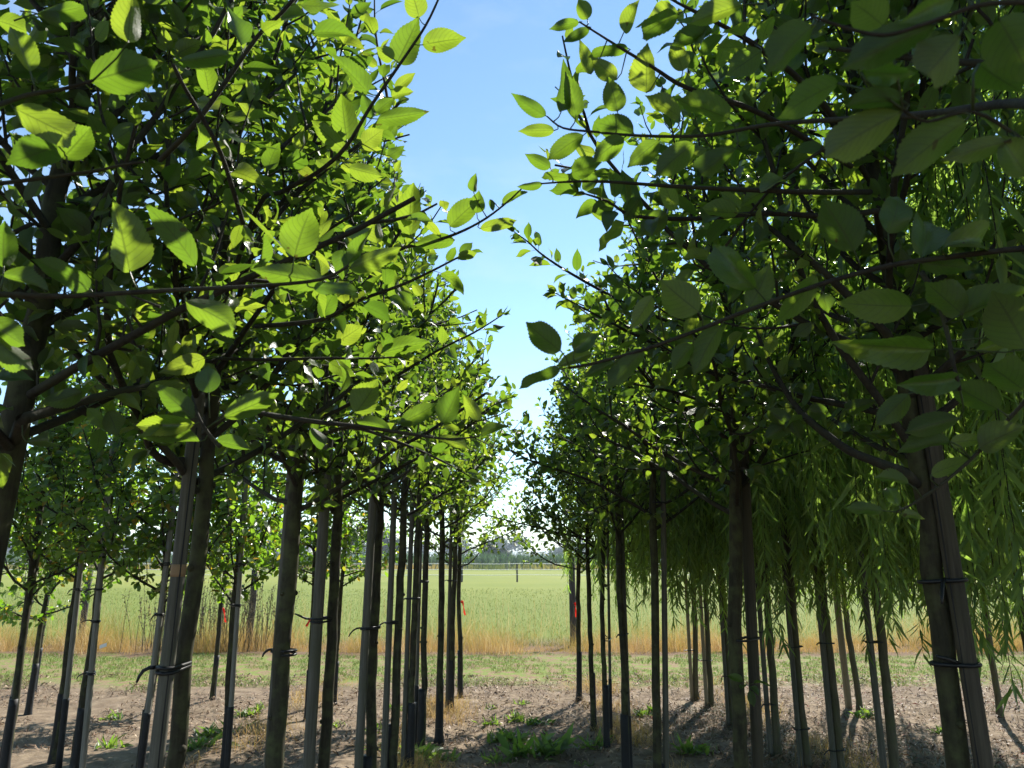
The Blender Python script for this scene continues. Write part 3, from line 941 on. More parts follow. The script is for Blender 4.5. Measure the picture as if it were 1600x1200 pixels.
mb = MB()
for i in range(150):
    x0 = rg.uniform(-420, 420); y0 = rg.uniform(330, 420)
    h = rg.uniform(7, 13) * (1.25 if -200 < x0 < -60 else 1.0)
    far_crown(mb, np.array([x0, y0, h * 0.52]), rg.uniform(4, 8), h * 0.5, 330, 0.95, rg)
tag(link('far_woods', mb.mesh('far_woods'), M['far_leaf']), 'long hazy line of woods on the horizon', kind='stuff')
for px, d, h, rx, lab in [(432, 185, 12.5, 5.0, 'tall dark tree beside the small white house'), (400, 190, 10.5, 4.2, 'dark rounded tree left of the white house'),
                          (548, 170, 9.5, 4.0, 'bushy dark tree to one side of the house hedge'), (520, 180, 8.0, 3.6, 'lower dark tree just past the house gable'),
                          (590, 175, 8.5, 3.2, 'grey green poplar group tree beyond the maize'), (612, 176, 8.8, 2.6, 'slim tree standing beyond the maize'),
                          (765, 150, 4.4, 3.0, 'mid green bushy tree where the aisle view meets the maize'), (788, 155, 3.4, 2.2, 'smaller bush beside the mid green tree by the maize')]:
    b = Y(px, 870, d); b[2] = -0.07
    root = empty('distant_tree', b, lab.replace('left of', 'on the far side of'), 'tree', 'trees far beyond the meadow')
    mb = MB(); mb.tube([[0, 0, 0], [0.1, 0, h * .3], [0, 0.1, h * .6]], [0.28, 0.2, 0.1], 7); link('trunk', mb.mesh('trunk'), M['bark'], root)
    mb = MB(); far_crown(mb, np.array([0, 0, h * 0.54]), rx * 0.8, h * 0.42, 900, 0.42, rg); link('crown', mb.mesh('crown'), M['far_leaf'], root)

hb = Y(462, 870, 205); hb[2] = -0.07
house = empty('house', hb, 'small white house with grey gable roof beyond the hedge', 'house')
M['render_wall'] = plain_mat('white_render', (0.72, 0.7, 0.66), 0.8, 0.2, 0.06, 3)
M['roof'] = plain_mat('grey_roof_tiles', (0.3, 0.29, 0.29), 0.7, 0.3, 0.2, 4)
M['pane'] = plain_mat('dark_glass', (0.03, 0.04, 0.05), 0.1, 0.6, 0.1)
mb = MB()
w2, dp, hh, rh = 4.6, 4.0, 2.5, 4.6
V = [(-w2, -dp, 0), (w2, -dp, 0), (w2, dp, 0), (-w2, dp, 0), (-w2, -dp, hh), (w2, -dp, hh), (w2, dp, hh), (-w2, dp, hh), (-w2, 0, rh - .1), (w2, 0, rh - .1)]
mb.add(V, [(0, 1, 5, 4), (2, 3, 7, 6)], [(3, 0, 4), (3, 4, 7), (7, 4, 8), (1, 2, 6), (1, 6, 5), (5, 6, 9)])
link('wall', mb.mesh('wall', smooth=False), M['render_wall'], house)
mb = MB()
for s in (-1, 1):
    a = np.array([(-w2 - .4, s * (dp + .5), hh - .3), (w2 + .4, s * (dp + .5), hh - .3), (w2 + .4, 0, rh), (-w2 - .4, 0, rh)])
    mb.add(np.concatenate([a, a + [0, 0, .14]]), [(0, 1, 2, 3), (4, 7, 6, 5), (0, 4, 5, 1), (1, 5, 6, 2), (3, 7, 4, 0)])
link('roof', mb.mesh('roof', smooth=False), M['roof'], house)
for wx in (-3.0, -1.2, 1.6, 3.3):
    mb = MB(); v = np.array([(wx - .55, -dp - .03, .9), (wx + .55, -dp - .03, .9), (wx + .55, -dp - .03, 2.1), (wx - .55, -dp - .03, 2.1)])
    mb.add(np.concatenate([v, v + [0, .05, 0]]), [(0, 1, 2, 3), (0, 4, 5, 1), (1, 5, 6, 2), (2, 6, 7, 3), (3, 7, 4, 0)])
    link('window', mb.mesh('window', smooth=False), M['pane'], house)
mb = MB(); n = 2600
hx = rg.uniform(-9, 12, n); far = np.stack([hx, rg.uniform(-0.8, 0.8, n), rg.uniform(0, 1.7, n)], 1)
a = nrm(rg.normal(0, 1, (n, 3))); b = nrm(np.cross(a, rg.normal(0, 1, (n, 3)))); s = rg.uniform(0.12, 0.28, (n, 1))
A = np.zeros((n, 4, 3)); A[..., 2] = rg.random(n)[:, None] * .5
mb.add(np.stack([far - a * s, far - b * s, far + a * s, far + b * s], 1).reshape(-1, 3), np.arange(n * 4).reshape(n, 4), None, A.reshape(-1, 3))
hp = Y(462, 870, 175); hp[2] = -0.07
tag(link('hedge', mb.mesh('hedge'), M['far_leaf'], None, hp), 'low dark clipped hedge in front of the white house', 'hedge')

# ------------------------------------------------------------------ hero branches and leaves (traced from the photo, each at its own depth)
# tree key -> list of (points (px, py, depth), r0, r1, auto leaf size or 0)
HB = {
 'L0': [([(-60, 462, .86), (0, 460, .93), (100, 463, .95), (190, 458, .95), (300, 452, .95), (400, 447, .95), (500, 437, .95), (545, 415, .95)], .0042, .002, 0),
        ([(-60, 180, .8), (0, 163, .85), (45, 148, .87), (95, 140, .88), (145, 126, .88)], .0038, .002, 0),
        ([(-60, 292, .85), (15, 285, .9), (90, 275, .92), (150, 267, .93), (190, 258, .93), (225, 253, .93)], .0032, .0016, 0),
        ([(250, 480, .95), (205, 462, .95)], .002, .0012, 0)],
 'L1': [([(35, 655, 1.3), (75, 643, 1.34), (130, 627, 1.4), (185, 612, 1.48), (240, 600, 1.55), (285, 575, 1.65), (330, 545, 1.75)], .0115, .0045, .075),
        ([(345, 698, 1.2), (330, 683, 1.2), (312, 655, 1.2), (300, 620, 1.22)], .004, .002, 0),
        ([(300, 720, 1.9), (268, 722, 1.85), (245, 712, 1.8), (230, 690, 1.75), (222, 660, 1.7)], .014, .006, .075),
        ([(270, 100, 1.1), (290, 140, 1.12), (320, 190, 1.15), (345, 240, 1.18), (362, 290, 1.2), (380, 350, 1.25)], .003, .0045, .08),
        ([(250, 250, 1.35), (290, 210, 1.3), (330, 160, 1.3), (400, 60, 1.3), (440, 20, 1.3), (470, -15, 1.3)], .0055, .0032, .075),
        ([(10, 370, 1.4), (50, 350, 1.42), (60, 352, 1.4), (20, 318, 1.3), (-10, 290, 1.25)], .005, .003, .08)],
 'L2': [([(335, 520, 1.98), (400, 330, 1.7), (440, 300, 1.6), (495, 270, 1.55), (540, 230, 1.52), (580, 165, 1.5), (625, 100, 1.5), (665, 40, 1.5), (688, -8, 1.5)], .0065, .0022, 0),
        ([(340, 660, 1.9), (370, 640, 1.35), (430, 650, 1.33), (500, 660, 1.33), (560, 666, 1.34), (640, 678, 1.35), (700, 686, 1.36), (748, 682, 1.37)], .007, .0014, 0),
        ([(400, 510, 1.8), (500, 500, 1.6), (560, 470, 1.55), (640, 440, 1.5), (720, 400, 1.5)], .006, .002, .07),
        ([(420, 450, 1.7), (560, 400, 1.6), (640, 385, 1.55), (700, 370, 1.5), (750, 347, 1.48), (790, 318, 1.46), (822, 288, 1.45)], .005, .0014, 0),
        ([(340, 560, 1.9), (410, 562, 1.7), (500, 560, 1.6), (570, 560, 1.55), (630, 558, 1.5)], .005, .0016, .07),
        ([(325, 600, 1.95), (300, 560, 1.8), (290, 500, 1.7), (285, 420, 1.65), (300, 330, 1.6)], .009, .003, .072),
        ([(340, 580, 1.95), (380, 520, 1.9), (430, 450, 1.8), (470, 390, 1.75), (560, 330, 1.7)], .009, .003, .075)],
 'L3': [([(480, 660, 2.85), (530, 640, 2.7), (600, 600, 2.6), (680, 550, 2.55), (740, 520, 2.5), (785, 492, 2.5)], .009, .0018, .068),
        ([(480, 690, 2.85), (545, 668, 2.7), (620, 690, 2.5), (690, 720, 2.4), (735, 745, 2.35)], .009, .0018, .068)],
 'L5': [([(600, 760, 4.1), (640, 735, 3.9), (700, 690, 3.7), (760, 640, 3.6), (800, 620, 3.55)], .009, .0018, .066)],
 'R0': [([(1760, 380, .75), (1600, 388, .88), (1480, 402, .92), (1400, 413, .94), (1330, 430, .95), (1250, 455, .96), (1150, 492, .97), (1080, 520, .97), (1000, 548, .98), (930, 567, .98), (890, 575, .98)], .0044, .002, 0),
        ([(1760, 190, .5), (1620, 165, .6), (1560, 163, .68), (1450, 178, .8), (1320, 186, .95), (1200, 195, 1.08), (1100, 212, 1.15), (1000, 212, 1.2), (930, 206, 1.22), (880, 200, 1.24), (855, 182, 1.25)], .0052, .0014, 0),
        ([(1700, 10, .45), (1550, 5, .47), (1450, 36, .48), (1380, 55, .49), (1310, 40, .5), (1270, 25, .5)], .0018, .0011, 0),
        ([(1700, 300, .5), (1600, 220, .55), (1520, 175, .55), (1450, 190, .55), (1410, 172, .55)], .0018, .0011, 0),
        ([(1440, 425, .95), (1465, 470, .93), (1480, 520, .92), (1490, 570, .9), (1500, 610, .9)], .0035, .0022, 0),
        ([(1720, 580, .9), (1620, 615, .95), (1590, 640, .97), (1530, 705, .98), (1480, 750, .99), (1430, 785, 1.0), (1400, 800, 1.0)], .0035, .0015, 0)],
 'R1': [([(1414, 738, 1.62), (1370, 722, 1.66), (1320, 700, 1.72), (1262, 655, 1.8), (1240, 630, 1.84), (1215, 590, 1.9), (1195, 550, 1.95), (1180, 510, 2.0)], .0125, .0045, .075),
        ([(1385, 520, 1.62), (1290, 428, 1.66), (1240, 386, 1.7), (1190, 345, 1.75), (1150, 310, 1.8)], .0105, .0045, .075),
        ([(1370, 330, 1.6), (1290, 338, 1.55), (1200, 333, 1.5), (1080, 342, 1.45), (990, 337, 1.42), (950, 315, 1.4), (905, 300, 1.4)], .008, .0016, .07),
        ([(1360, 300, 1.6), (1260, 300, 1.4), (1150, 296, 1.35), (1050, 291, 1.32), (950, 284, 1.3), (890, 284, 1.3), (845, 287, 1.3)], .006, .0014, 0),
        ([(1330, 260, 1.55), (1190, 178, 1.35), (1075, 138, 1.3), (1020, 105, 1.28), (965, 72, 1.27), (905, 34, 1.26)], .006, .0014, 0),
        ([(1350, 240, 1.55), (1260, 135, 1.4), (1190, 78, 1.35), (1150, 52, 1.34), (1110, 30, 1.33), (1060, 5, 1.32), (1020, -20, 1.32)], .007, .002, .075),
        ([(1345, 200, 1.5), (1320, 210, 1.4), (1200, 300, 1.4), (1100, 420, 1.5), (1065, 350, 1.5)], .004, .002, .07)],
 'R2': [([(1148, 560, 2.85), (1060, 510, 2.6), (985, 478, 2.5), (900, 432, 2.4), (850, 400, 2.38), (825, 378, 2.35), (803, 362, 2.35)], .008, .0014, .064),
        ([(1148, 600, 2.85), (1050, 550, 2.5), (985, 520, 2.4), (905, 478, 2.3), (868, 458, 2.3)], .008, .0014, .064),
        ([(1152, 660, 2.85), (1110, 632, 2.7), (1050, 612, 2.5), (990, 600, 2.4)], .011, .003, .07),
        ([(1160, 640, 2.9), (1230, 560, 2.7), (1290, 500, 2.6), (1340, 470, 2.5)], .009, .003, .075)],
}
# tree, base x, y, tip x, y, depth, apparent width in photo pixels, side seen (u: underside, t: upper side)
HL = [
 ('L0', 140, 127, 250, 95, .88, 62, 'u'), ('L0', 47, 112, 24, 38, .87, 36, 't'), ('L0', 200, 66, 207, -14, .86, 42, 'u'), ('L0', 95, 225, 22, 256, .92, 52, 'u'),
 ('L0', 97, 248, 146, 198, .92, 50, 'u'), ('L0', 20, 168, 148, 232, .88, 48, 'u'), ('L1', 282, 95, 370, 86, 1.1, 24, 'u'), ('L1', 57, 22, 138, 14, 1.1, 20, 'u'),
 ('L1', 62, 22, 112, 42, 1.1, 20, 'u'), ('L1', -5, 32, 48, 46, 1.1, 34, 'u'),
 ('L0', 203, 425, 180, 322, .95, 66, 'u'), ('L0', 306, 416, 244, 316, .95, 34, 'u'), ('L0', 6, 418, 2, 345, .94, 36, 'u'), ('L0', 2, 430, 86, 452, .95, 22, 'u'),
 ('L0', 140, 451, 84, 414, .95, 38, 'u'), ('L0', 290, 470, 380, 514, .95, 44, 'u'), ('L0', 326, 614, 322, 567, 1.05, 46, 't'),
 ('L0', 460, 402, 477, 324, .95, 60, 'u'), ('L0', 506, 441, 396, 422, .95, 38, 'u'), ('L0', 490, 450, 552, 447, .95, 24, 't'), ('L0', 545, 420, 627, 385, .95, 30, 'u'),
 ('L0', 545, 412, 584, 357, .95, 18, 'u'), ('L0', -20, 520, 55, 585, .95, 36, 'u'), ('L0', -20, 500, 45, 545, .95, 40, 'u'),
 ('L2', 641, 367, 638, 297, 1.5, 38, 'u'), ('L2', 710, 376, 643, 378, 1.5, 25, 'u'), ('L2', 703, 354, 748, 305, 1.48, 34, 'u'), ('L2', 745, 333, 752, 298, 1.47, 25, 'u'),
 ('L2', 750, 357, 803, 345, 1.48, 16, 'u'), ('L2', 590, 380, 583, 331, 1.6, 30, 'u'), ('L2', 785, 318, 818, 296, 1.46, 14, 'u'), ('L2', 765, 312, 772, 330, 1.46, 10, 'u'),
 ('L2', 740, 300, 743, 272, 1.46, 16, 'u'),
 ('L2', 595, 552, 672, 530, 1.5, 24, 'u'), ('L2', 622, 477, 612, 426, 1.55, 20, 'u'), ('L2', 505, 498, 515, 455, 1.6, 27, 'u'), ('L2', 527, 535, 567, 508, 1.6, 30, 'u'),
 ('L2', 555, 646, 596, 596, 1.34, 46, 'u'), ('L2', 625, 661, 686, 634, 1.35, 27, 'u'), ('L2', 690, 661, 722, 606, 1.36, 36, 'u'), ('L2', 748, 657, 726, 616, 1.37, 20, 'u'),
 ('L2', 751, 679, 788, 660, 1.37, 17, 'u'), ('L2', 610, 672, 566, 655, 1.35, 18, 'u'), ('L2', 685, 686, 736, 697, 1.36, 12, 'u'), ('L2', 485, 668, 511, 700, 1.33, 20, 'u'),
 ('L2', 620, 655, 648, 662, 1.36, 14, 't'), ('L2', 693, 662, 720, 675, 1.36, 12, 't'),
 ('L1', 350, 652, 441, 616, 1.2, 36, 'u'), ('L1', 303, 652, 240, 602, 1.2, 34, 'u'), ('L1', 305, 662, 206, 668, 1.2, 17, 't'), ('L1', 312, 690, 236, 672, 1.2, 19, 'u'),
 ('L1', 335, 690, 400, 700, 1.2, 22, 'u'), ('L1', 127, 612, 78, 632, 1.35, 28, 'u'), ('L1', 168, 642, 190, 682, 1.42, 30, 'u'), ('L1', 40, 690, 100, 684, 1.3, 14, 'u'),
 ('L1', 320, 560, 250, 585, 1.5, 30, 'u'),
 ('L2', 620, 98, 655, 33, 1.5, 44, 'u'), ('L2', 660, 70, 727, 57, 1.5, 34, 'u'), ('L2', 655, 28, 645, -16, 1.5, 34, 'u'), ('L2', 575, 145, 524, 90, 1.52, 32, 'u'),
 ('L2', 615, 92, 588, 75, 1.5, 26, 'u'), ('L2', 542, 218, 534, 165, 1.54, 38, 'u'), ('L2', 590, 186, 670, 177, 1.5, 26, 'u'), ('L2', 582, 182, 564, 148, 1.5, 22, 'u'),
 ('L2', 588, 175, 615, 150, 1.5, 20, 'u'), ('L2', 567, 226, 598, 202, 1.52, 33, 'u'), ('L2', 540, 236, 496, 199, 1.53, 26, 'u'), ('L2', 608, 244, 629, 228, 1.53, 18, 'u'),
 ('L2', 545, 262, 598, 276, 1.53, 27, 'u'), ('L2', 617, 140, 649, 115, 1.5, 17, 'u'), ('L2', 612, 152, 646, 142, 1.5, 20, 'u'), ('L2', 490, 52, 556, 44, 1.4, 28, 'u'),
 ('R1', 918, 30, 904, -2, 1.27, 26, 'u'), ('R1', 905, 35, 857, 43, 1.26, 15, 'u'), ('R1', 921, 46, 880, 64, 1.26, 16, 'u'), ('R1', 975, 50, 995, 6, 1.28, 28, 'u'),
 ('R1', 1061, 22, 987, 55, 1.32, 36, 'u'), ('R1', 1114, 50, 1042, 62, 1.31, 32, 'u'), ('R1', 982, 76, 922, 80, 1.27, 17, 'u'), ('R1', 923, 116, 904, 62, 1.27, 20, 'u'),
 ('R1', 963, 125, 926, 85, 1.27, 28, 'u'), ('R1', 1010, 145, 1011, 71, 1.28, 44, 'u'), ('R1', 1067, 111, 1055, 68, 1.3, 30, 'u'), ('R0', 965, 174, 954, 122, 1.22, 47, 'u'),
 ('R0', 990, 208, 930, 188, 1.21, 40, 'u'), ('R0', 877, 174, 881, 100, 1.24, 26, 'u'), ('R0', 900, 181, 886, 115, 1.23, 28, 'u'), ('R0', 853, 181, 800, 151, 1.25, 17, 'u'),
 ('R0', 866, 204, 810, 205, 1.24, 16, 'u'), ('R0', 1062, 182, 1012, 150, 1.18, 32, 'u'), ('R0', 1140, 186, 1056, 150, 1.12, 42, 'u'), ('R0', 912, 211, 850, 246, 1.22, 29, 'u'),
 ('R0', 975, 215, 921, 250, 1.2, 32, 'u'), ('R1', 893, 270, 936, 258, 1.3, 34, 'u'), ('R0', 1030, 219, 977, 258, 1.18, 33, 'u'), ('R0', 1085, 224, 1017, 272, 1.16, 40, 'u'),
 ('R1', 1190, 80, 1128, 122, 1.3, 40, 'u'), ('R0', 1160, 8, 1073, 33, 1.0, 32, 'u'), ('R1', 890, 279, 844, 270, 1.3, 14, 'u'), ('R0', 1150, 232, 1082, 275, 1.12, 34, 'u'),
 ('R1', 905, 300, 858, 296, 1.4, 22, 'u'), ('R1', 960, 315, 925, 335, 1.4, 26, 'u'), ('R1', 860, 262, 822, 240, 1.3, 20, 'u'), ('R1', 848, 287, 808, 292, 1.3, 13, 'u'),
 ('R1', 1000, 310, 975, 345, 1.4, 34, 'u'), ('R1', 1040, 330, 1000, 370, 1.42, 34, 'u'), ('R1', 880, 150, 905, 190, 1.3, 14, 't'),
 ('R0', 876, 548, 818, 506, .98, 40, 'u'), ('R0', 897, 550, 931, 518, .98, 36, 't'), ('R0', 876, 577, 812, 595, .98, 15, 'u'), ('R0', 925, 553, 867, 573, .98, 15, 't'),
 ('R0', 1092, 487, 1030, 440, .97, 58, 'u'), ('R0', 1020, 462, 987, 516, .97, 26, 'u'), ('R0', 1180, 451, 1114, 390, .97, 44, 't'), ('R0', 1005, 545, 945, 612, .98, 22, 'u'),
 ('R0', 1082, 538, 1048, 576, .97, 30, 'u'), ('R0', 1127, 508, 1074, 582, .97, 36, 'u'), ('R0', 960, 567, 910, 588, .98, 15, 'u'), ('R0', 1170, 480, 1210, 420, .97, 40, 'u'),
 ('R0', 1270, 40, 1193, 105, .5, 58, 'u'), ('R0', 1460, 38, 1308, 102, .5, 44, 'u'), ('R0', 1345, 112, 1432, 122, .55, 26, 't'), ('R0', 1412, 160, 1318, 150, .55, 32, 'u'),
 ('R0', 1410, 174, 1264, 246, .55, 60, 'u'), ('R0', 1510, 188, 1388, 268, .55, 64, 'u'), ('R0', 1500, 55, 1440, 134, .5, 76, 'u'), ('R0', 1310, 130, 1198, 176, .6, 50, 'u'),
 ('R0', 1490, -6, 1408, 32, .5, 36, 't'), ('R0', 1605, 275, 1562, 214, .55, 66, 't'), ('R0', 1575, 220, 1468, 246, .55, 26, 'u'), ('R0', 1560, 30, 1620, 120, .5, 90, 'u'),
 ('R0', 1530, 100, 1590, 150, .55, 60, 'u'), ('R0', 1380, 40, 1330, -5, .55, 60, 'u'),
 ('R0', 1335, 392, 1290, 308, .95, 60, 'u'), ('R0', 1388, 365, 1416, 304, .95, 44, 't'), ('R0', 1440, 402, 1462, 328, .93, 54, 't'), ('R0', 1475, 386, 1566, 364, .9, 46, 't'),
 ('R0', 1425, 478, 1314, 480, .93, 52, 't'), ('R0', 1455, 546, 1310, 536, .92, 40, 't'), ('R0', 1505, 492, 1444, 440, .9, 72, 'u'), ('R0', 1500, 492, 1605, 450, .9, 46, 'u'),
 ('R0', 1604, 545, 1556, 450, .88, 96, 'u'), ('R0', 1276, 430, 1219, 512, .96, 30, 't'), ('R0', 1286, 458, 1291, 490, .95, 40, 'u'), ('R0', 1440, 412, 1516, 416, .93, 24, 'u'),
 ('R0', 1500, 590, 1405, 604, .9, 34, 't'), ('R0', 1580, 528, 1524, 552, .9, 16, 't'),
 ('R0', 1420, 615, 1368, 668, .96, 34, 'u'), ('R0', 1500, 654, 1404, 670, .95, 28, 'u'), ('R0', 1485, 690, 1398, 700, .96, 34, 'u'), ('R0', 1420, 756, 1363, 740, 1.0, 22, 'u'),
 ('R0', 1380, 798, 1317, 794, 1.0, 17, 'u'), ('R0', 1408, 802, 1440, 806, 1.0, 14, 'u'), ('R0', 1455, 742, 1516, 712, .99, 28, 'u'), ('R0', 1485, 692, 1532, 684, .97, 24, 'u'),
 ('R0', 1530, 700, 1600, 660, .97, 50, 'u'), ('R0', 1405, 790, 1386, 760, 1.0, 20, 't'), ('R0', 1560, 640, 1480, 600, .95, 50, 'u'), ('R0', 1600, 610, 1530, 560, .93, 60, 'u'),
 ('R1', 1200, 640, 1238, 668, 1.8, 26, 'u'), ('R1', 1240, 655, 1196, 688, 1.8, 28, 'u'), ('R1', 1262, 640, 1298, 648, 1.8, 28, 'u'), ('R1', 1320, 640, 1368, 628, 1.75, 22, 'u'),
]

TREES = {}


def hero_branch_points(pl, n=4):
    pts = np.array([P(*p) for p in pl])
    out = []
    for i in range(len(pts) - 1):                     # gentle spline through the traced points
        p0 = pts[max(i - 1, 0)]; p1 = pts[i]; p2 = pts[i + 1]; p3 = pts[min(i + 2, len(pts) - 1)]
        for k in range(n):
            t = k / n
            out.append(0.5 * ((2 * p1) + (-p0 + p2) * t + (2 * p0 - 5 * p1 + 4 * p2 - p3) * t * t + (-p0 + 3 * p1 - 3 * p2 + p3) * t ** 3))
    out.append(pts[-1])
    return np.array(out)


def cull(leaves, mind=1.2, gap=True):
    if not leaves: return leaves
    p = np.array([l[0] for l in leaves]); tip = p + np.array([l[1] * l[3] for l in leaves])
    q = proj(p); q2 = proj(tip)
    frame = (q[:, 2] > 0.02) & (q[:, 0] > -170) & (q[:, 0] < 1770) & (q[:, 1] > -170) & (q[:, 1] < 1370)
    dist = np.linalg.norm(p - CAM, axis=1)
    bad = (frame & (dist < mind)) | (dist < 0.35)
    if gap: bad |= (q[:, 2] > 0) & (in_gap(q[:, 0], q[:, 1]) | in_gap(q2[:, 0], q2[:, 1]))
    return [l for l, b in zip(leaves, bad) if not b]


def cull_limbs(limbs, mind=1.15, gap=True):
    out = []
    for pts, r0, r1, order, idx in limbs:
        q = proj(pts); dist = np.linalg.norm(pts - CAM, axis=1)
        frame = (q[:, 2] > 0.02) & (q[:, 0] > -150) & (q[:, 0] < 1750) & (q[:, 1] > -150) & (q[:, 1] < 1350)
        bad = (frame & (dist < mind)) | (dist < 0.3)
        if gap: bad |= (q[:, 2] > 0) & in_gap(q[:, 0], q[:, 1])
        n = int(np.argmax(bad)) if bad.any() else len(pts)
        if n >= 2:
            out.append((pts[:n], r0, r0 + (r1 - r0) * (n - 1) / (len(pts) - 1), order, idx))
    return out


def apple_tree(key, lead, r0, rng, label, group, zb=1.85, R=0.78, nprim=17, leaf=0.078, dense=1.0, guard=0.5, hi=True, mind=1.25, step=0.034):
    off = lead['base'].copy()
    root = empty('nursery_tree', off, label, 'tree', group)
    link('trunk', trunk_mesh(lead, r0, 0.009, rng, 'trunk', off), M['bark'], root)
    if guard: link('trunk_coating', guard_mesh(lead, r0, guard, rng, off), M['guard'], root)
    limbs, leaves = apple_structure(rng, lead, zb, R, nprim, leaf, step, dense)
    hero = HB.get(key, [])
    hpts = []; keepers = []
    for pl, a, b, auto in hero:
        pts = hero_branch_points(pl)
        z0 = pts[0][2] - 0.02 if key not in ('L0', 'R0') else pts[0][2] - 0.12
        # root the branch in the trunk
        if key in ('L0', 'R0') and pl[0][0] in (-60, 1760, 1700, 1720):
            t0 = lead['at'](z0); pts = np.concatenate([[t0, t0 * .5 + pts[0] * .5 + [0, 0, -0.02]], pts])
        elif key not in ('L0', 'R0') and np.linalg.norm(lead['at'](z0)[:2] - pts[0][:2]) < 0.3:
            pts = np.concatenate([[lead['at'](z0)], pts])
        hpts.append((pts, a, b))
        if auto:
            hl = []
            shoot_leaves(hl, pts, rng, 0.3, 1.0, 0.03, auto)
            keepers += cull(hl, 1.0, False)
    limbs = cull_limbs(limbs); leaves = cull(leaves, mind) + keepers
    groups = {}
    for l in limbs: groups.setdefault(l[4], []).append(l)
    if hi:
        for i in sorted(groups):
            link('branch', limb_mb(groups[i], 7).mesh('branch', off), M['twig'], root)
        for pts, a, b in hpts:
            mb = MB(); mb.tube(pts, np.linspace(a, b, len(pts)), 8, True, 0.03, rng); link('branch', mb.mesh('branch', off), M['twig'], root)
    else:
        mb = limb_mb(limbs, 5)
        for pts, a, b in hpts: mb.tube(pts, np.linspace(a, b, len(pts)), 6)
        link('branches', mb.mesh('branches', off), M['twig'], root)
    mb = leaf_mb(leaves, T_APPLE_MID if hi else T_APPLE_LOW, rng)
    # traced leaves
    mine = [h for h in HL if h[0] == key]
    if mine:
        st = mb
        allp = np.concatenate([h[0] for h in hpts]) if hpts else np.zeros((1, 3))
        for (_, bx, by, tx, ty, d, wpx, side) in mine:
            B = P(bx, by, d); T = P(tx, ty, d + rng.uniform(-0.012, 0.02))
            a = T - B; ln = np.linalg.norm(a); a = a / ln
            view = nrm((B + T) / 2 - CAM)
            nv = view if side == 'u' else -view
            rollv = rng.uniform(-0.45, 0.45)
            n0 = nrm(nv - a * (nv @ a)); n1 = rot_about(n0, a, rollv)
            n1 = nrm(n1 + np.array([0, 0, 0.25 if side == 'u' else 0.1]))
            # the template's width : length is about 0.63
            tw = wpx / FPX * d
            V, UV, q = T_APPLE_HI[rng.integers(0, len(T_APPLE_HI))]
            n1 = nrm(n1 - a * (n1 @ a)); xx = np.cross(a, n1)
            w0 = V[:, 0].max() - V[:, 0].min()
            k = max(0.62, min(1.25, tw / (ln * w0 * 0.92)))
            Vv = V.copy(); Vv[:, 0] *= k; Vv[:, 2] *= 0.95
            Vv[:, 1] /= max(0.75, V[:, 1].max())
            Vv = B + (Vv @ np.stack([xx, a, n1])) * ln
            A = UV.copy(); A[:, 2] = rng.uniform(0.1, 0.93)
            mb.add(Vv, q, None, A)
            # its stalk, to the branch it grows on
            dd = np.linalg.norm(allp - B, axis=1); j = np.argmin(dd)
            foot = allp[j] if dd[j] < 0.10 else B - a * 0.03 + np.array([0, 0, -0.008])
            mid = (B + foot) / 2 + (B - a * 0.012 - (B + foot) / 2) * 0.4
            st.tube([foot, mid, B, B + a * ln * 0.03], [0.0013, 0.001, 0.001, 0.0006], 5)
    if mb.n: link('crown', mb.mesh('crown', off), M['apple'], root)
    TREES[key] = (lead, r0)
    return root



# ------------------------------------------------------------------ the two rows along the aisle
GA = 'broad-leaved young trees in the rows along the aisle'
GS = 'wooden stakes beside the young trees'
NUM = ['first', 'second', 'third', 'fourth', 'fifth', 'sixth', 'seventh', 'eighth', 'ninth', 'tenth', 'eleventh', 'twelfth']
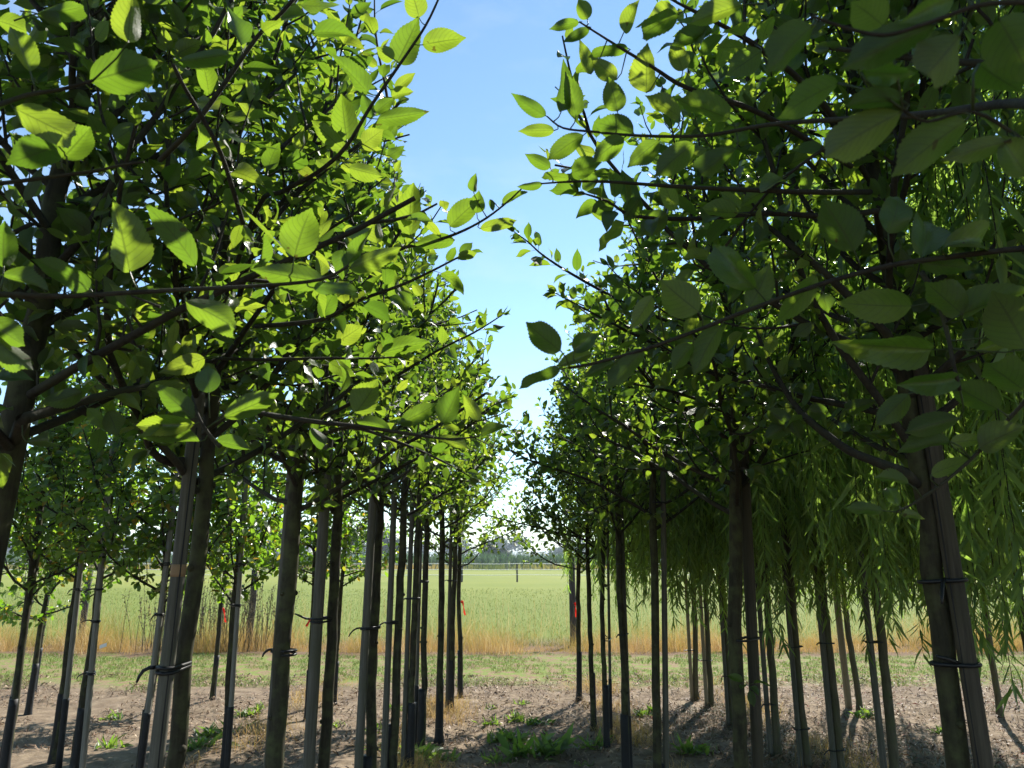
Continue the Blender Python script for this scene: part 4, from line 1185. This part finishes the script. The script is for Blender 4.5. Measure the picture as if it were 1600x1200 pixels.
# key, distance, trunk (x at low y, low y, x at high y, high y), trunk radius, label
ROWS = [
 ('L0', .42, None, .034, 'tree whose long big-leaved twig crosses in front of the tilted dark trunk'),
 ('L1', 1.42, (10, 760, 150, 0), .033, 'tilted dark trunk tree at the picture edge with one thick bare limb forking off'),
 ('L2', 1.95, (265, 1200, 310, 720), .0235, 'tree with mossy trunk half hidden behind the widest grey stake with bare wood band'),
 ('L3', 2.9, (434, 1200, 468, 740), .035, 'tree with the thickest smooth olive trunk and a black tie, no stake in front'),
 ('L4', 3.35, (501, 1200, 522, 760), .026, 'tree pressed against a flat stake, next after the smooth olive trunk'),
 ('L5', 4.25, (574, 1200, 592, 830), .031, 'tree with stake, second past the smooth olive trunk, tie with long loose end'),
 ('L6', 5.0, (612, 1190, 626, 830), .029, 'tree with a tight slim stake and black foot just at the picture bottom'),
 ('L7', 5.7, (640, 1200, 654, 840), .027, 'slim tree between two paired trunks in the middle of the aisle row'),
 ('L8', 6.25, (656, 1195, 666, 850), .027, 'tree with black coated foot beside a leafy weed'),
 ('L9', None, (686, 1158, 691, 860), .030, 'single unstaked tree with a thick black foot and straw heap beside it'),
 ('L10', None, (704, 1112, 711, 860), .028, 'tree in the tight cluster near the row end, straw at its foot'),
 ('L11', None, (719, 1090, 719, 860), .027, 'last tree of the row with red ribbon fluttering toward the aisle'),
 ('R0', .55, None, .034, 'tree whose huge dark leaves hang close before the leaning mossy trunk'),
 ('R1', 1.72, (1502, 1200, 1428, 720), .0262, 'tree with thick dark mossy trunk leaning beside a split grey stake'),
 ('R2', 2.85, (1166, 1200, 1150, 740), .028, 'tree with a small leaf sprout low on its trunk and a grey stake'),
 ('R3', 4.1, (1030, 1195, 1024, 760), .024, 'slender tree with a thin pale stake close by, before the weeping foliage'),
 ('R4', 5.3, (978, 1200, 966, 800), .026, 'tree with black foot and thin stake, second from the slender staked tree'),
 ('R5', None, (948, 1172, 944, 850), .022, 'thin double-stemmed looking tree with tall black foot beside a grassy weed'),
 ('R6', None, (928, 1143, 920, 860), .024, 'unstaked tree with black foot, next to the row end tree by the dark post'),
 ('R7', None, (905, 1093, 905, 860), .027, 'last tree of the willow-side row, before the dark post with red ribbon'),
]
PRM = {  # crown height, base of crown, radius, number of limbs
 'L0': (3.4, 1.8, .7, 12), 'L1': (3.6, 1.75, .88, 27), 'L2': (3.7, 1.72, .88, 29), 'L3': (3.7, 1.72, .88, 26), 'L4': (3.6, 1.75, .86, 20), 'L5': (3.7, 1.75, .86, 20),
 'L6': (3.8, 1.8, .84, 18), 'L7': (3.8, 1.78, .84, 18), 'L8': (3.75, 1.75, .84, 18), 'L9': (3.75, 1.65, .84, 18), 'L10': (3.7, 1.6, .84, 18), 'L11': (3.6, 1.38, .86, 22),
 'R0': (3.6, 1.8, .85, 24), 'R1': (3.7, 1.78, .9, 32), 'R2': (3.75, 1.7, .9, 27), 'R3': (3.7, 1.7, .84, 20), 'R4': (3.75, 1.65, .86, 20),
 'R5': (3.7, 1.55, .86, 23), 'R6': (3.6, 1.48, .86, 24), 'R7': (3.6, 1.36, .88, 25)}
for i, (key, dist, px, r0, lab) in enumerate(ROWS):
    rng = np.random.default_rng(100 + i)
    H, zb, R, npr = PRM[key]
    if px is None:
        sx = -0.92 if key == 'L0' else 0.98
        base = np.array([sx, dist, 0.0]); lead = trunk_line(base, base + np.array([0.01 * np.sign(-sx), 0, 1.0]), H)
    else:
        x1, y1, x2, y2 = px
        if dist is None:
            b = G(x1, y1); dist = b[1]
        a = Y(x1, y1, dist); c = Y(x2, y2, dist)
        d = (c - a) / (c[2] - a[2]); base = a - d * a[2]
        lead = trunk_line(base, base + d, H)
    far = dist > 3.8
    apple_tree(key, lead, r0, rng, lab, GA, zb, R, npr, 0.066 if not far else 0.066, dense=1.0, guard=0.5 if dist > 3 else 0.45,
               hi=dist < 4.5, mind=1.45 if key != 'R1' else 1.3, step=0.0235 if not far else 0.0255)

# the rows go on behind the camera
def variant_apple(seed, H, zb, R):
    rng = np.random.default_rng(seed)
    lead = trunk_line(np.zeros(3), np.array([0.01, 0, 1.0]), H)
    limbs, leaves = apple_structure(rng, lead, zb, R, 22, 0.075, 0.034, 1.1)
    return {'trunk': trunk_mesh(lead, 0.033, 0.009, rng, 'trunk', np.zeros(3), 10), 'coating': guard_mesh(lead, 0.033, 0.45, rng, np.zeros(3), 10),
            'branches': limb_mb(limbs, 5).mesh('branches'), 'crown': leaf_mb(leaves, T_APPLE_LOW, rng).mesh('crown')}


# ------------------------------------------------------------------ stakes with their ties
def stake_from(px, dist, r, H, label, key, ties, **kw):
    x1, y1, x2, y2 = px
    rng = np.random.default_rng(int(x1) + 7)
    a = Y(x1, y1, dist); c = Y(x2, y2, dist)
    d = (c - a) / (c[2] - a[2]); base = a - d * a[2]
    lead = trunk_line(base, base + d, H)
    tl, tr = TREES[key]
    return build_stake(lead, r, H, rng, label, GS, tl, tr * 0.93, ties, **kw)


ST = [
 ((243, 1200, 302, 690), 1.88, .0188, 1.98, 'widest grey stake with a bare wood band and thick black tie', 'L2', [1.285], dict(band=1.50, crack=0.25)),
 ((421, 1200, 456, 740), 2.95, .022, 2.1, 'stake almost hidden behind the smooth olive trunk', 'L3', [1.20], {}),
 ((482, 1200, 510, 740), 3.28, .025, 2.2, 'broad flat grey stake pressed to a trunk, tied with doubled black strap', 'L4', [1.285], {}),
 ((560, 1200, 580, 830), 4.18, .024, 2.1, 'grey stake whose black tie has a long loose end', 'L5', [1.165], {}),
 ((600, 1190, 614, 830), 4.95, .021, 2.1, 'slim stake tight against the tree with the low black foot', 'L6', [1.13], {}),
 ((630, 1190, 642, 850), 5.7, .019, 2.1, 'thin dark stake in the middle of the aisle row, tied at chest height', 'L7', [1.24], {}),
 ((648, 1195, 657, 850), 6.3, .016, 2.1, 'pale thin stake whose tree has a leafy weed at its foot', 'L8', [1.35], dict(low_dark=.52)),
 ((698, 1128, 704, 870), 7.95, .02, 2.1, 'grey stake standing in the straw heap', 'L10', [1.3], {}),
 ((1538, 1200, 1462, 720), 1.69, .0195, 2.05, 'cracked brownish stake beside the leaning mossy trunk', 'R1', [1.50, 1.32], dict(crack=-0.55, mat='brown_stake')),
 ((1185, 1200, 1163, 740), 2.9, .022, 2.15, 'grey stake beside the trunk with the low leaf sprout', 'R2', [1.88, 1.25], dict(mat='brown_stake')),
 ((1041, 1195, 1036, 760), 4.1, .016, 2.1, 'thin pale stake set slightly apart from the slender trunk', 'R3', [1.85], {}),
 ((985, 1200, 972, 830), 5.35, .014, 2.1, 'very thin stake tied at the waist to a black footed tree', 'R4', [1.02, 1.5], dict(low_dark=.48)),
 ((955, 1172, 950, 870), 6.75, .013, 2.1, 'very thin stake forming a pair with the slimmest black footed trunk', 'R5', [1.3, 0.85], dict(low_dark=.5)),
]
for px, dist, r, H, lab, key, ties, kw in ST:
    stake_from(px, dist, r, H, lab, key, ties, **kw)

# ------------------------------------------------------------------ broad-crowned trees of the other rows (one side) and weeping willows (other side)
def variant_pear(seed, H, zb, R):
    rng = np.random.default_rng(seed)
    lead = trunk_line(np.zeros(3), np.array([0.012, 0, 1.0]), H)
    limbs, leaves = apple_structure(rng, lead, zb, R, 20, 0.07, 0.0225, 1.12)
    leaves = [(p, nrm(a + np.array([0, 0, -0.45])), n, s) for p, a, n, s in leaves]
    out = {'trunk': trunk_mesh(lead, 0.027, 0.008, rng, 'trunk', np.zeros(3), 10), 'coating': guard_mesh(lead, 0.027, 0.5, rng, np.zeros(3), 10),
           'branches': limb_mb(limbs, 5).mesh('branches'), 'crown': leaf_mb(leaves, T_PEAR, rng).mesh('crown'), 'lead': lead}
    return out


def variant_willow(seed, H, nst, low):
    rng = np.random.default_rng(seed)
    lead = trunk_line(np.zeros(3), np.array([rng.uniform(-.02, .02), 0, 1.0]), H - 1.0)
    limbs = []; pos = []; ax = []; nn = []; sz = []
    prim = []
    for i in range(13):
        az = i * 2.4 + rng.uniform(-.3, .3); z = rng.uniform(1.9, H - 1.1); el = math.radians(rng.uniform(38, 78))
        d = [math.cos(az) * math.cos(el), math.sin(az) * math.cos(el), math.sin(el)]
        p = grow(lead['at'](z), d, rng.uniform(0.5, 0.85), 7, rng, 0.08, 0.12)
        limbs.append((p, .013, .005, 0, i)); prim.append(p)
    for k in range(nst):
        p = prim[rng.integers(0, len(prim))]
        s, d = interp(p, rng.uniform(0.35, 1.0))
        a = rng.uniform(0, 6.28)
        d0 = nrm(d * 0.5 + np.array([math.cos(a), math.sin(a), 0]) * 0.5 + np.array([0, 0, rng.uniform(0.0, 0.6)]))
        bottom = low + rng.gamma(1.2, 0.30)
        L = max(0.6, (s[2] - bottom) * 1.04 + 0.42)
        st = grow(s, d0, L, 14, rng, -0.22, 0.05, droop=1.1)
        limbs.append((st, .0032, .001, 1, 0))
        n = int(L / 0.0165)
        for j in range(n):
            t = (j + rng.random()) / n
            if t < 0.12: continue
            q, dd = interp(st, t)
            o = nrm(np.cross(dd, rng.normal(0, 1, 3)))
            x = nrm(dd * 0.7 + o * rng.uniform(0.3, 0.95) + np.array([0, 0, -0.15]))
            pos.append(q); ax.append(x); nn.append(o + rng.normal(0, 0.5, 3)); sz.append(rng.uniform(0.06, 0.14))
    mb = MB(); place_leaves(mb, T_WILLOW, np.array(pos), np.array(ax), np.array(nn), np.array(sz), rng)
    return {'trunk': trunk_mesh(lead, 0.031, 0.012, rng, 'trunk', np.zeros(3), 12), 'branches': limb_mb(limbs, 5).mesh('branches'), 'crown': mb.mesh('crown'), 'lead': lead}


PEARS = [variant_pear(301, 3.3, 1.2, .8), variant_pear(302, 3.5, 1.36, .74), variant_pear(303, 3.2, .92, .82)]
WILLOWS = [variant_willow(401, 4.1, 160, .78), variant_willow(402, 4.2, 170, .8), variant_willow(403, 3.9, 150, .74)]


def put_variant(v, base, rz, sc, label, group, bark, leaf, lean=(0, 0), name='nursery_tree'):
    root = empty(name, base, label, 'tree', group)
    root.rotation_euler = (lean[1], lean[0], rz) if False else (0, 0, rz)
    root.scale = (sc, sc, sc)
    link('trunk', v['trunk'], M[bark], root)
    if 'coating' in v: link('trunk_coating', v['coating'], M['guard'], root)
    link('branches', v['branches'], M['twig'], root)
    link('crown', v['crown'], M[leaf], root)
    return root


AV = variant_apple(350, 3.7, 1.8, .86)
for i, (x, y, w) in enumerate([(-.9, -1.5, 'first'), (.98, -1.4, 'first'), (-.9, -2.9, 'second'), (.98, -2.8, 'second')]):
    put_variant(AV, (x, y, float(gz(x, y)) - .01), i * 1.3, 1.0, '%s tree behind the camera in the row %s' % (w, 'on the willow side' if x > 0 else 'away from the willows'),
                GA, 'bark', 'apple')

GP = 'small-leaved young trees in the rows toward the woods'
PT = [  # photo pixel of the foot (or x, y in metres), variant, turn, scale, label
 ((44, 1113), 2, .4, 1.0, 'low-branched tree with long black foot and crown almost to the straw grass'),
 ((82, 1196), 1, 2.0, 1.0, 'tree with black foot leaning beside a pale stake, between two others'),
 ((6, 1206), 0, 3.3, 1.02, 'tree with black foot at the picture edge, speckled stem'),
 ((114, 1222), 1, 5.1, 1.03, 'tree whose stake carries a small white tag'),
 ((216, 1222), 0, 1.1, 1.0, 'tree half hidden behind the widest stake, black foot'),
 ((332, 1092), 1, .8, .95, 'small round-crowned tree with red ribbon standing before dead weed stalks'),
 ((350, 1206), 0, 4.2, 1.0, 'slim tree with sharp-edged black foot beside the sunny weed patch'),
 ((480, 1120), 1, 2.9, .95, 'leaning tree behind the flat stake, black foot in straw'),
 ((522, 1097), 1, 5.9, .92, 'thin tree with red ribbon seen between the closely paired trunks'),
 ((-5.4, 6.2), 2, 1.5, 1.05, 'dense tree deep in the outer row behind the tilted trunk'),
 ((-6.9, 7.4), 0, 2.6, 1.05, 'outermost dense tree in the shade near the picture edge'),
 ((-5.6, 9.0), 1, .2, 1.0, 'bushy tree at the field end of the outer row'),
 ((-3.9, 4.6), 0, 5.5, 1.05, 'shaded dense tree one row behind the tilted trunk'),
 ((-3.9, 3.4), 1, 1.9, 1.08, 'dark crown behind the thick bare limb'),
]
for i, (pp, vi, rz, sc, lab) in enumerate(PT):
    b = G(*pp) if abs(pp[0]) > 12 or pp[1] > 20 else np.array([pp[0], pp[1], 0.0])
    b[2] = float(gz(b[0], b[1])) - 0.01
    put_variant(PEARS[vi], b, rz, sc, lab, GP, 'bark', 'pear')

PS = [((128, 1210), (172, 740), 6.05, .021, 2.4, 'pale grey stake carrying a white tag and three ties', [1.55, 1.32, 1.1, .75], 0),
      ((10, 1150), (62, 850), 6.6, .02, 2.2, 'grey stake with two ties by the speckled stem', [1.45, 1.2], .5),
      ((97, 1150), (130, 850), 6.5, .02, 2.2, 'weathered stake tied to the tree between two others', [1.3], .5),
      ((226, 1150), (268, 820), 6.0, .021, 2.2, 'thin stake with hanging tie behind the widest stake', [1.5, 1.15], .5),
      ((358, 1150), (378, 850), 6.2, .018, 2.2, 'thin stake along the slim tree by the sunny weed patch', [1.5, 1.2], .5)]
M['light_stake'] = bark_mat('light_grey_stake_wood', (0.10, 0.092, 0.078), (0.27, 0.25, 0.21), (0.16, 0.155, 0.12), vscale=(110, 110, 4), bump=0.5, scale2=5.0)
for (x1, y1), (x2, y2), dist, r, H, lab, ties, dark in PS:
    dist -= 0.65
    a = Y(x1, y1, dist); c = Y(x2, y2, dist)
    d = (c - a) / (c[2] - a[2]); base = a - d * a[2]
    lead = trunk_line(base, base + d, H)
    tl = dict(lead); o = np.array([-0.035, 0.05, 0]); b0 = base + o
    tl['at'] = (lambda z, b0=b0, d=d: b0 + d * z)
    build_stake(lead, r, H, np.random.default_rng(int(x1)), lab, GS, tl, .022, ties, mat='light_stake', low_dark=dark)
# white tag hanging on the tagged stake
tp = Y(156, 1011, 5.37)
mb = MB(); v = np.array([(-.002, 0, -.012), (.052, -.01, .006), (.05, -.01, .03), (-.002, 0, .012)])
mb.add(np.concatenate([v, v + [0, .0012, 0]]), [(0, 1, 2, 3), (7, 6, 5, 4), (0, 4, 5, 1), (1, 5, 6, 2), (2, 6, 7, 3), (3, 7, 4, 0)])
tag(link('plant_tag', mb.mesh('plant_tag', smooth=False), M['white'], None, tp), 'small white tag hanging on a pale grey stake', 'tag')

GW = 'weeping willows with narrow hanging leaves'
WT = [
 ((1088, 1088), 0, .3, 1.0, 'weeping willow at the field end whose pale trunk pairs with two stakes'),
 ((1112, 1100), 1, 2.2, .98, 'weeping willow with crooked foot at the field end of its row'),
 ((1145, 1128), 2, 4.0, 1.0, 'weeping willow with straight greenish trunk and two low ties'),
 ((1214, 1184), 0, 1.2, 1.0, 'weeping willow standing in reddish litter behind the sprouting trunk'),
 ((1264, 1206), 1, 3.1, 1.0, 'weeping willow whose trunk and stake show a bright slit between them'),
 ((1318, 1232), 2, 5.2, 1.0, 'weeping willow with thick greenish trunk and a tie under the foliage'),
 ((1342, 1106), 0, 2.7, 1.0, 'weeping willow with short visible trunk one row further out'),
 ((1402, 1262), 1, .9, 1.0, 'weeping willow whose tie holds a wedge-shaped stake, long leaves hanging low'),
 ((1562, 1118), 2, 1.7, 1.0, 'lone thin willow casting a shadow on sunny litter'),
 ((2.5, 3.1), 0, 3.6, 1.04, 'weeping willow right behind the leaning mossy trunk'),
 ((2.45, 2.1), 1, 5.8, 1.04, 'willow whose crown fills the picture edge with dark hanging leaves'),
 ((3.95, 5.8), 1, 4.6, 1.05, 'willow in the second weeping row filling the middle of the curtain'),
 ((4.0, 4.4), 0, 2.0, 1.05, 'willow of the second weeping row near the picture edge'),
]
WB = []
for i, (pp, vi, rz, sc, lab) in enumerate(WT):
    b = G(*pp) if abs(pp[0]) > 12 or pp[1] > 20 else np.array([pp[0], pp[1], 0.0])
    b[2] = float(gz(b[0], b[1])) - 0.01
    WB.append(b)
    put_variant(WILLOWS[vi], b, rz, sc, lab, GW, 'willow_bark', 'willow', name='weeping_willow')

WS = [(0, -.055, .02, 2.2, 'pale stake touching the crooked willow at the field end', [1.15, .5], 'pale_stake'),
      (1, -.06, .021, 2.2, 'second pale stake in the willow cluster at the field end', [1.0, .45], 'pale_stake'),
      (2, -.05, .018, 2.2, 'stake with two ties on the straight greenish willow', [.95, .42], 'stake'),
      (3, -.055, .02, 2.2, 'stake of the willow in the reddish litter', [.95, .4], 'stake'),
      (4, -.062, .019, 2.2, 'stake separated from its willow by a bright slit', [.88, .3], 'stake'),
      (5, -.058, .021, 2.2, 'brownish stake along the thick greenish willow', [.95, .25], 'stake'),
      (7, -.068, .022, 2.2, 'wedge topped stake tied to the willow with the longest leaves', [1.0], 'stake'),
      (9, .07, .022, 2.3, 'pale stake by the willow behind the leaning trunk', [1.4], 'pale_stake')]
for wi, dx, r, H, lab, ties, mt in WS:
    b = WB[wi].copy(); b[2] = 0
    tl = trunk_line(b, b + np.array([0, 0, 1.0]), 3)
    lead = trunk_line(b + np.array([dx, -0.02, 0]), b + np.array([dx * 0.97, -0.02, 1.0]), H)
    build_stake(lead, r, H, np.random.default_rng(wi + 60), lab, GS, tl, .029, ties, mat=mt)
b = G(1326, 1102); lead = trunk_line(b, b + np.array([-.012, 0, 1.0]), 2.1)
build_stake(lead, .036, 2.1, np.random.default_rng(77), 'thick pale pole standing alone between willows', GS, lead, .03, [], mat='pale_stake')

# small leaf sprout low on a trunk
rng = np.random.default_rng(9)
sp0 = Y(1166, 1068, 2.8)
mb = MB()
for a, s in [((-.9, -.2, .5), .07), ((.9, -.3, .25), .065), ((.2, -.9, -.2), .06), ((-.5, -.6, -.1), .05), ((0.1, -.5, -.8), .06)]:
    ax = nrm(np.array(a)); place_leaves(mb, T_APPLE_MID, np.array([ax * .02]), ax[None], np.array([[0.1, .5, .8]]) + rng.normal(0, .3, (1, 3)), np.array([s]), rng, np.array([.2]))
tr2 = [o for o in COL.objects if o.get('label', '').startswith('tree with a small leaf sprout')][0]
link('leaf_sprout', mb.mesh('leaf_sprout'), M['apple'], tr2, sp0 - np.array(tr2.location) + np.array([0, -.02, 0]))

# red marker ribbons
def ribbon(px, py, dist, dx, label):
    c = Y(px, py, dist - .05); rng = np.random.default_rng(int(px))
    mb = MB()
    for k in range(2):
        n = 7; t = np.linspace(0, 1, n); w = 0.012
        p = np.stack([dx * t * (1 + .3 * k), -0.005 + 0.012 * np.sin(3 * t + k), -0.13 * t * (0.7 + .4 * k) + 0.01 * np.sin(5 * t)], 1)
        tw = np.stack([np.cos(2.2 * t + k), np.sin(2.2 * t + k), 0.3 + 0 * t], 1) * w
        idx = np.arange(n * 2).reshape(n, 2)
        q = np.stack([idx[:-1, 0], idx[:-1, 1], idx[1:, 1], idx[1:, 0]], 1)
        mb.add(np.stack([p - tw, p + tw], 1).reshape(-1, 3), q)
    mb.tube([[-.012, 0, 0.0], [0, -.012, 0.012], [.014, -.006, .004], [.008, 0.004, -.012], [-.006, -.004, -.01]], .008, 6, closed=True)
    tag(link('marker_ribbon', mb.mesh('marker_ribbon'), M['ribbon'], None, c), label, 'ribbon', 'red ribbons tied at the row ends')


ribbon(722, 940, 8.95, .03, 'red ribbon on the last trunk beside the aisle')
ribbon(899, 943, 8.9, .004, 'red ribbon hanging between the dark post and the row end trunk')
ribbon(348, 951, 8.9, .04, 'red ribbon on the small round-crowned tree before the weed stalks')
ribbon(492, 955, 8.0, -.06, 'red ribbon pulled sideways behind the broad flat stake')
ribbon(524, 944, 8.85, -.05, 'red ribbon on the thin tree between paired trunks')

# ------------------------------------------------------------------ the summer haze over the fields
m, nt, N, L = nodes_of('haze_air')
pv = N('ShaderNodeVolumePrincipled')
pv.inputs['Color'].default_value = (0.80, 0.88, 1.0, 1)
pv.inputs['Density'].default_value = 0.0007
pv.inputs['Anisotropy'].default_value = 0.0
out = N('ShaderNodeOutputMaterial'); L(pv.outputs[0], out.inputs['Volume'])
mb = MB()
hx, hy0, hy1, hz0, hz1 = 2600, -450, 3600, -1.2, 18.0
V = [(x, y, z) for z in (hz0, hz1) for y in (hy0, hy1) for x in (-hx, hx)]
mb.add(V, [(0, 2, 3, 1), (4, 5, 7, 6), (0, 1, 5, 4), (2, 6, 7, 3), (0, 4, 6, 2), (1, 3, 7, 5)])
tag(link('haze', mb.mesh('haze', smooth=False), m), 'pale summer haze over the fields', kind='stuff')
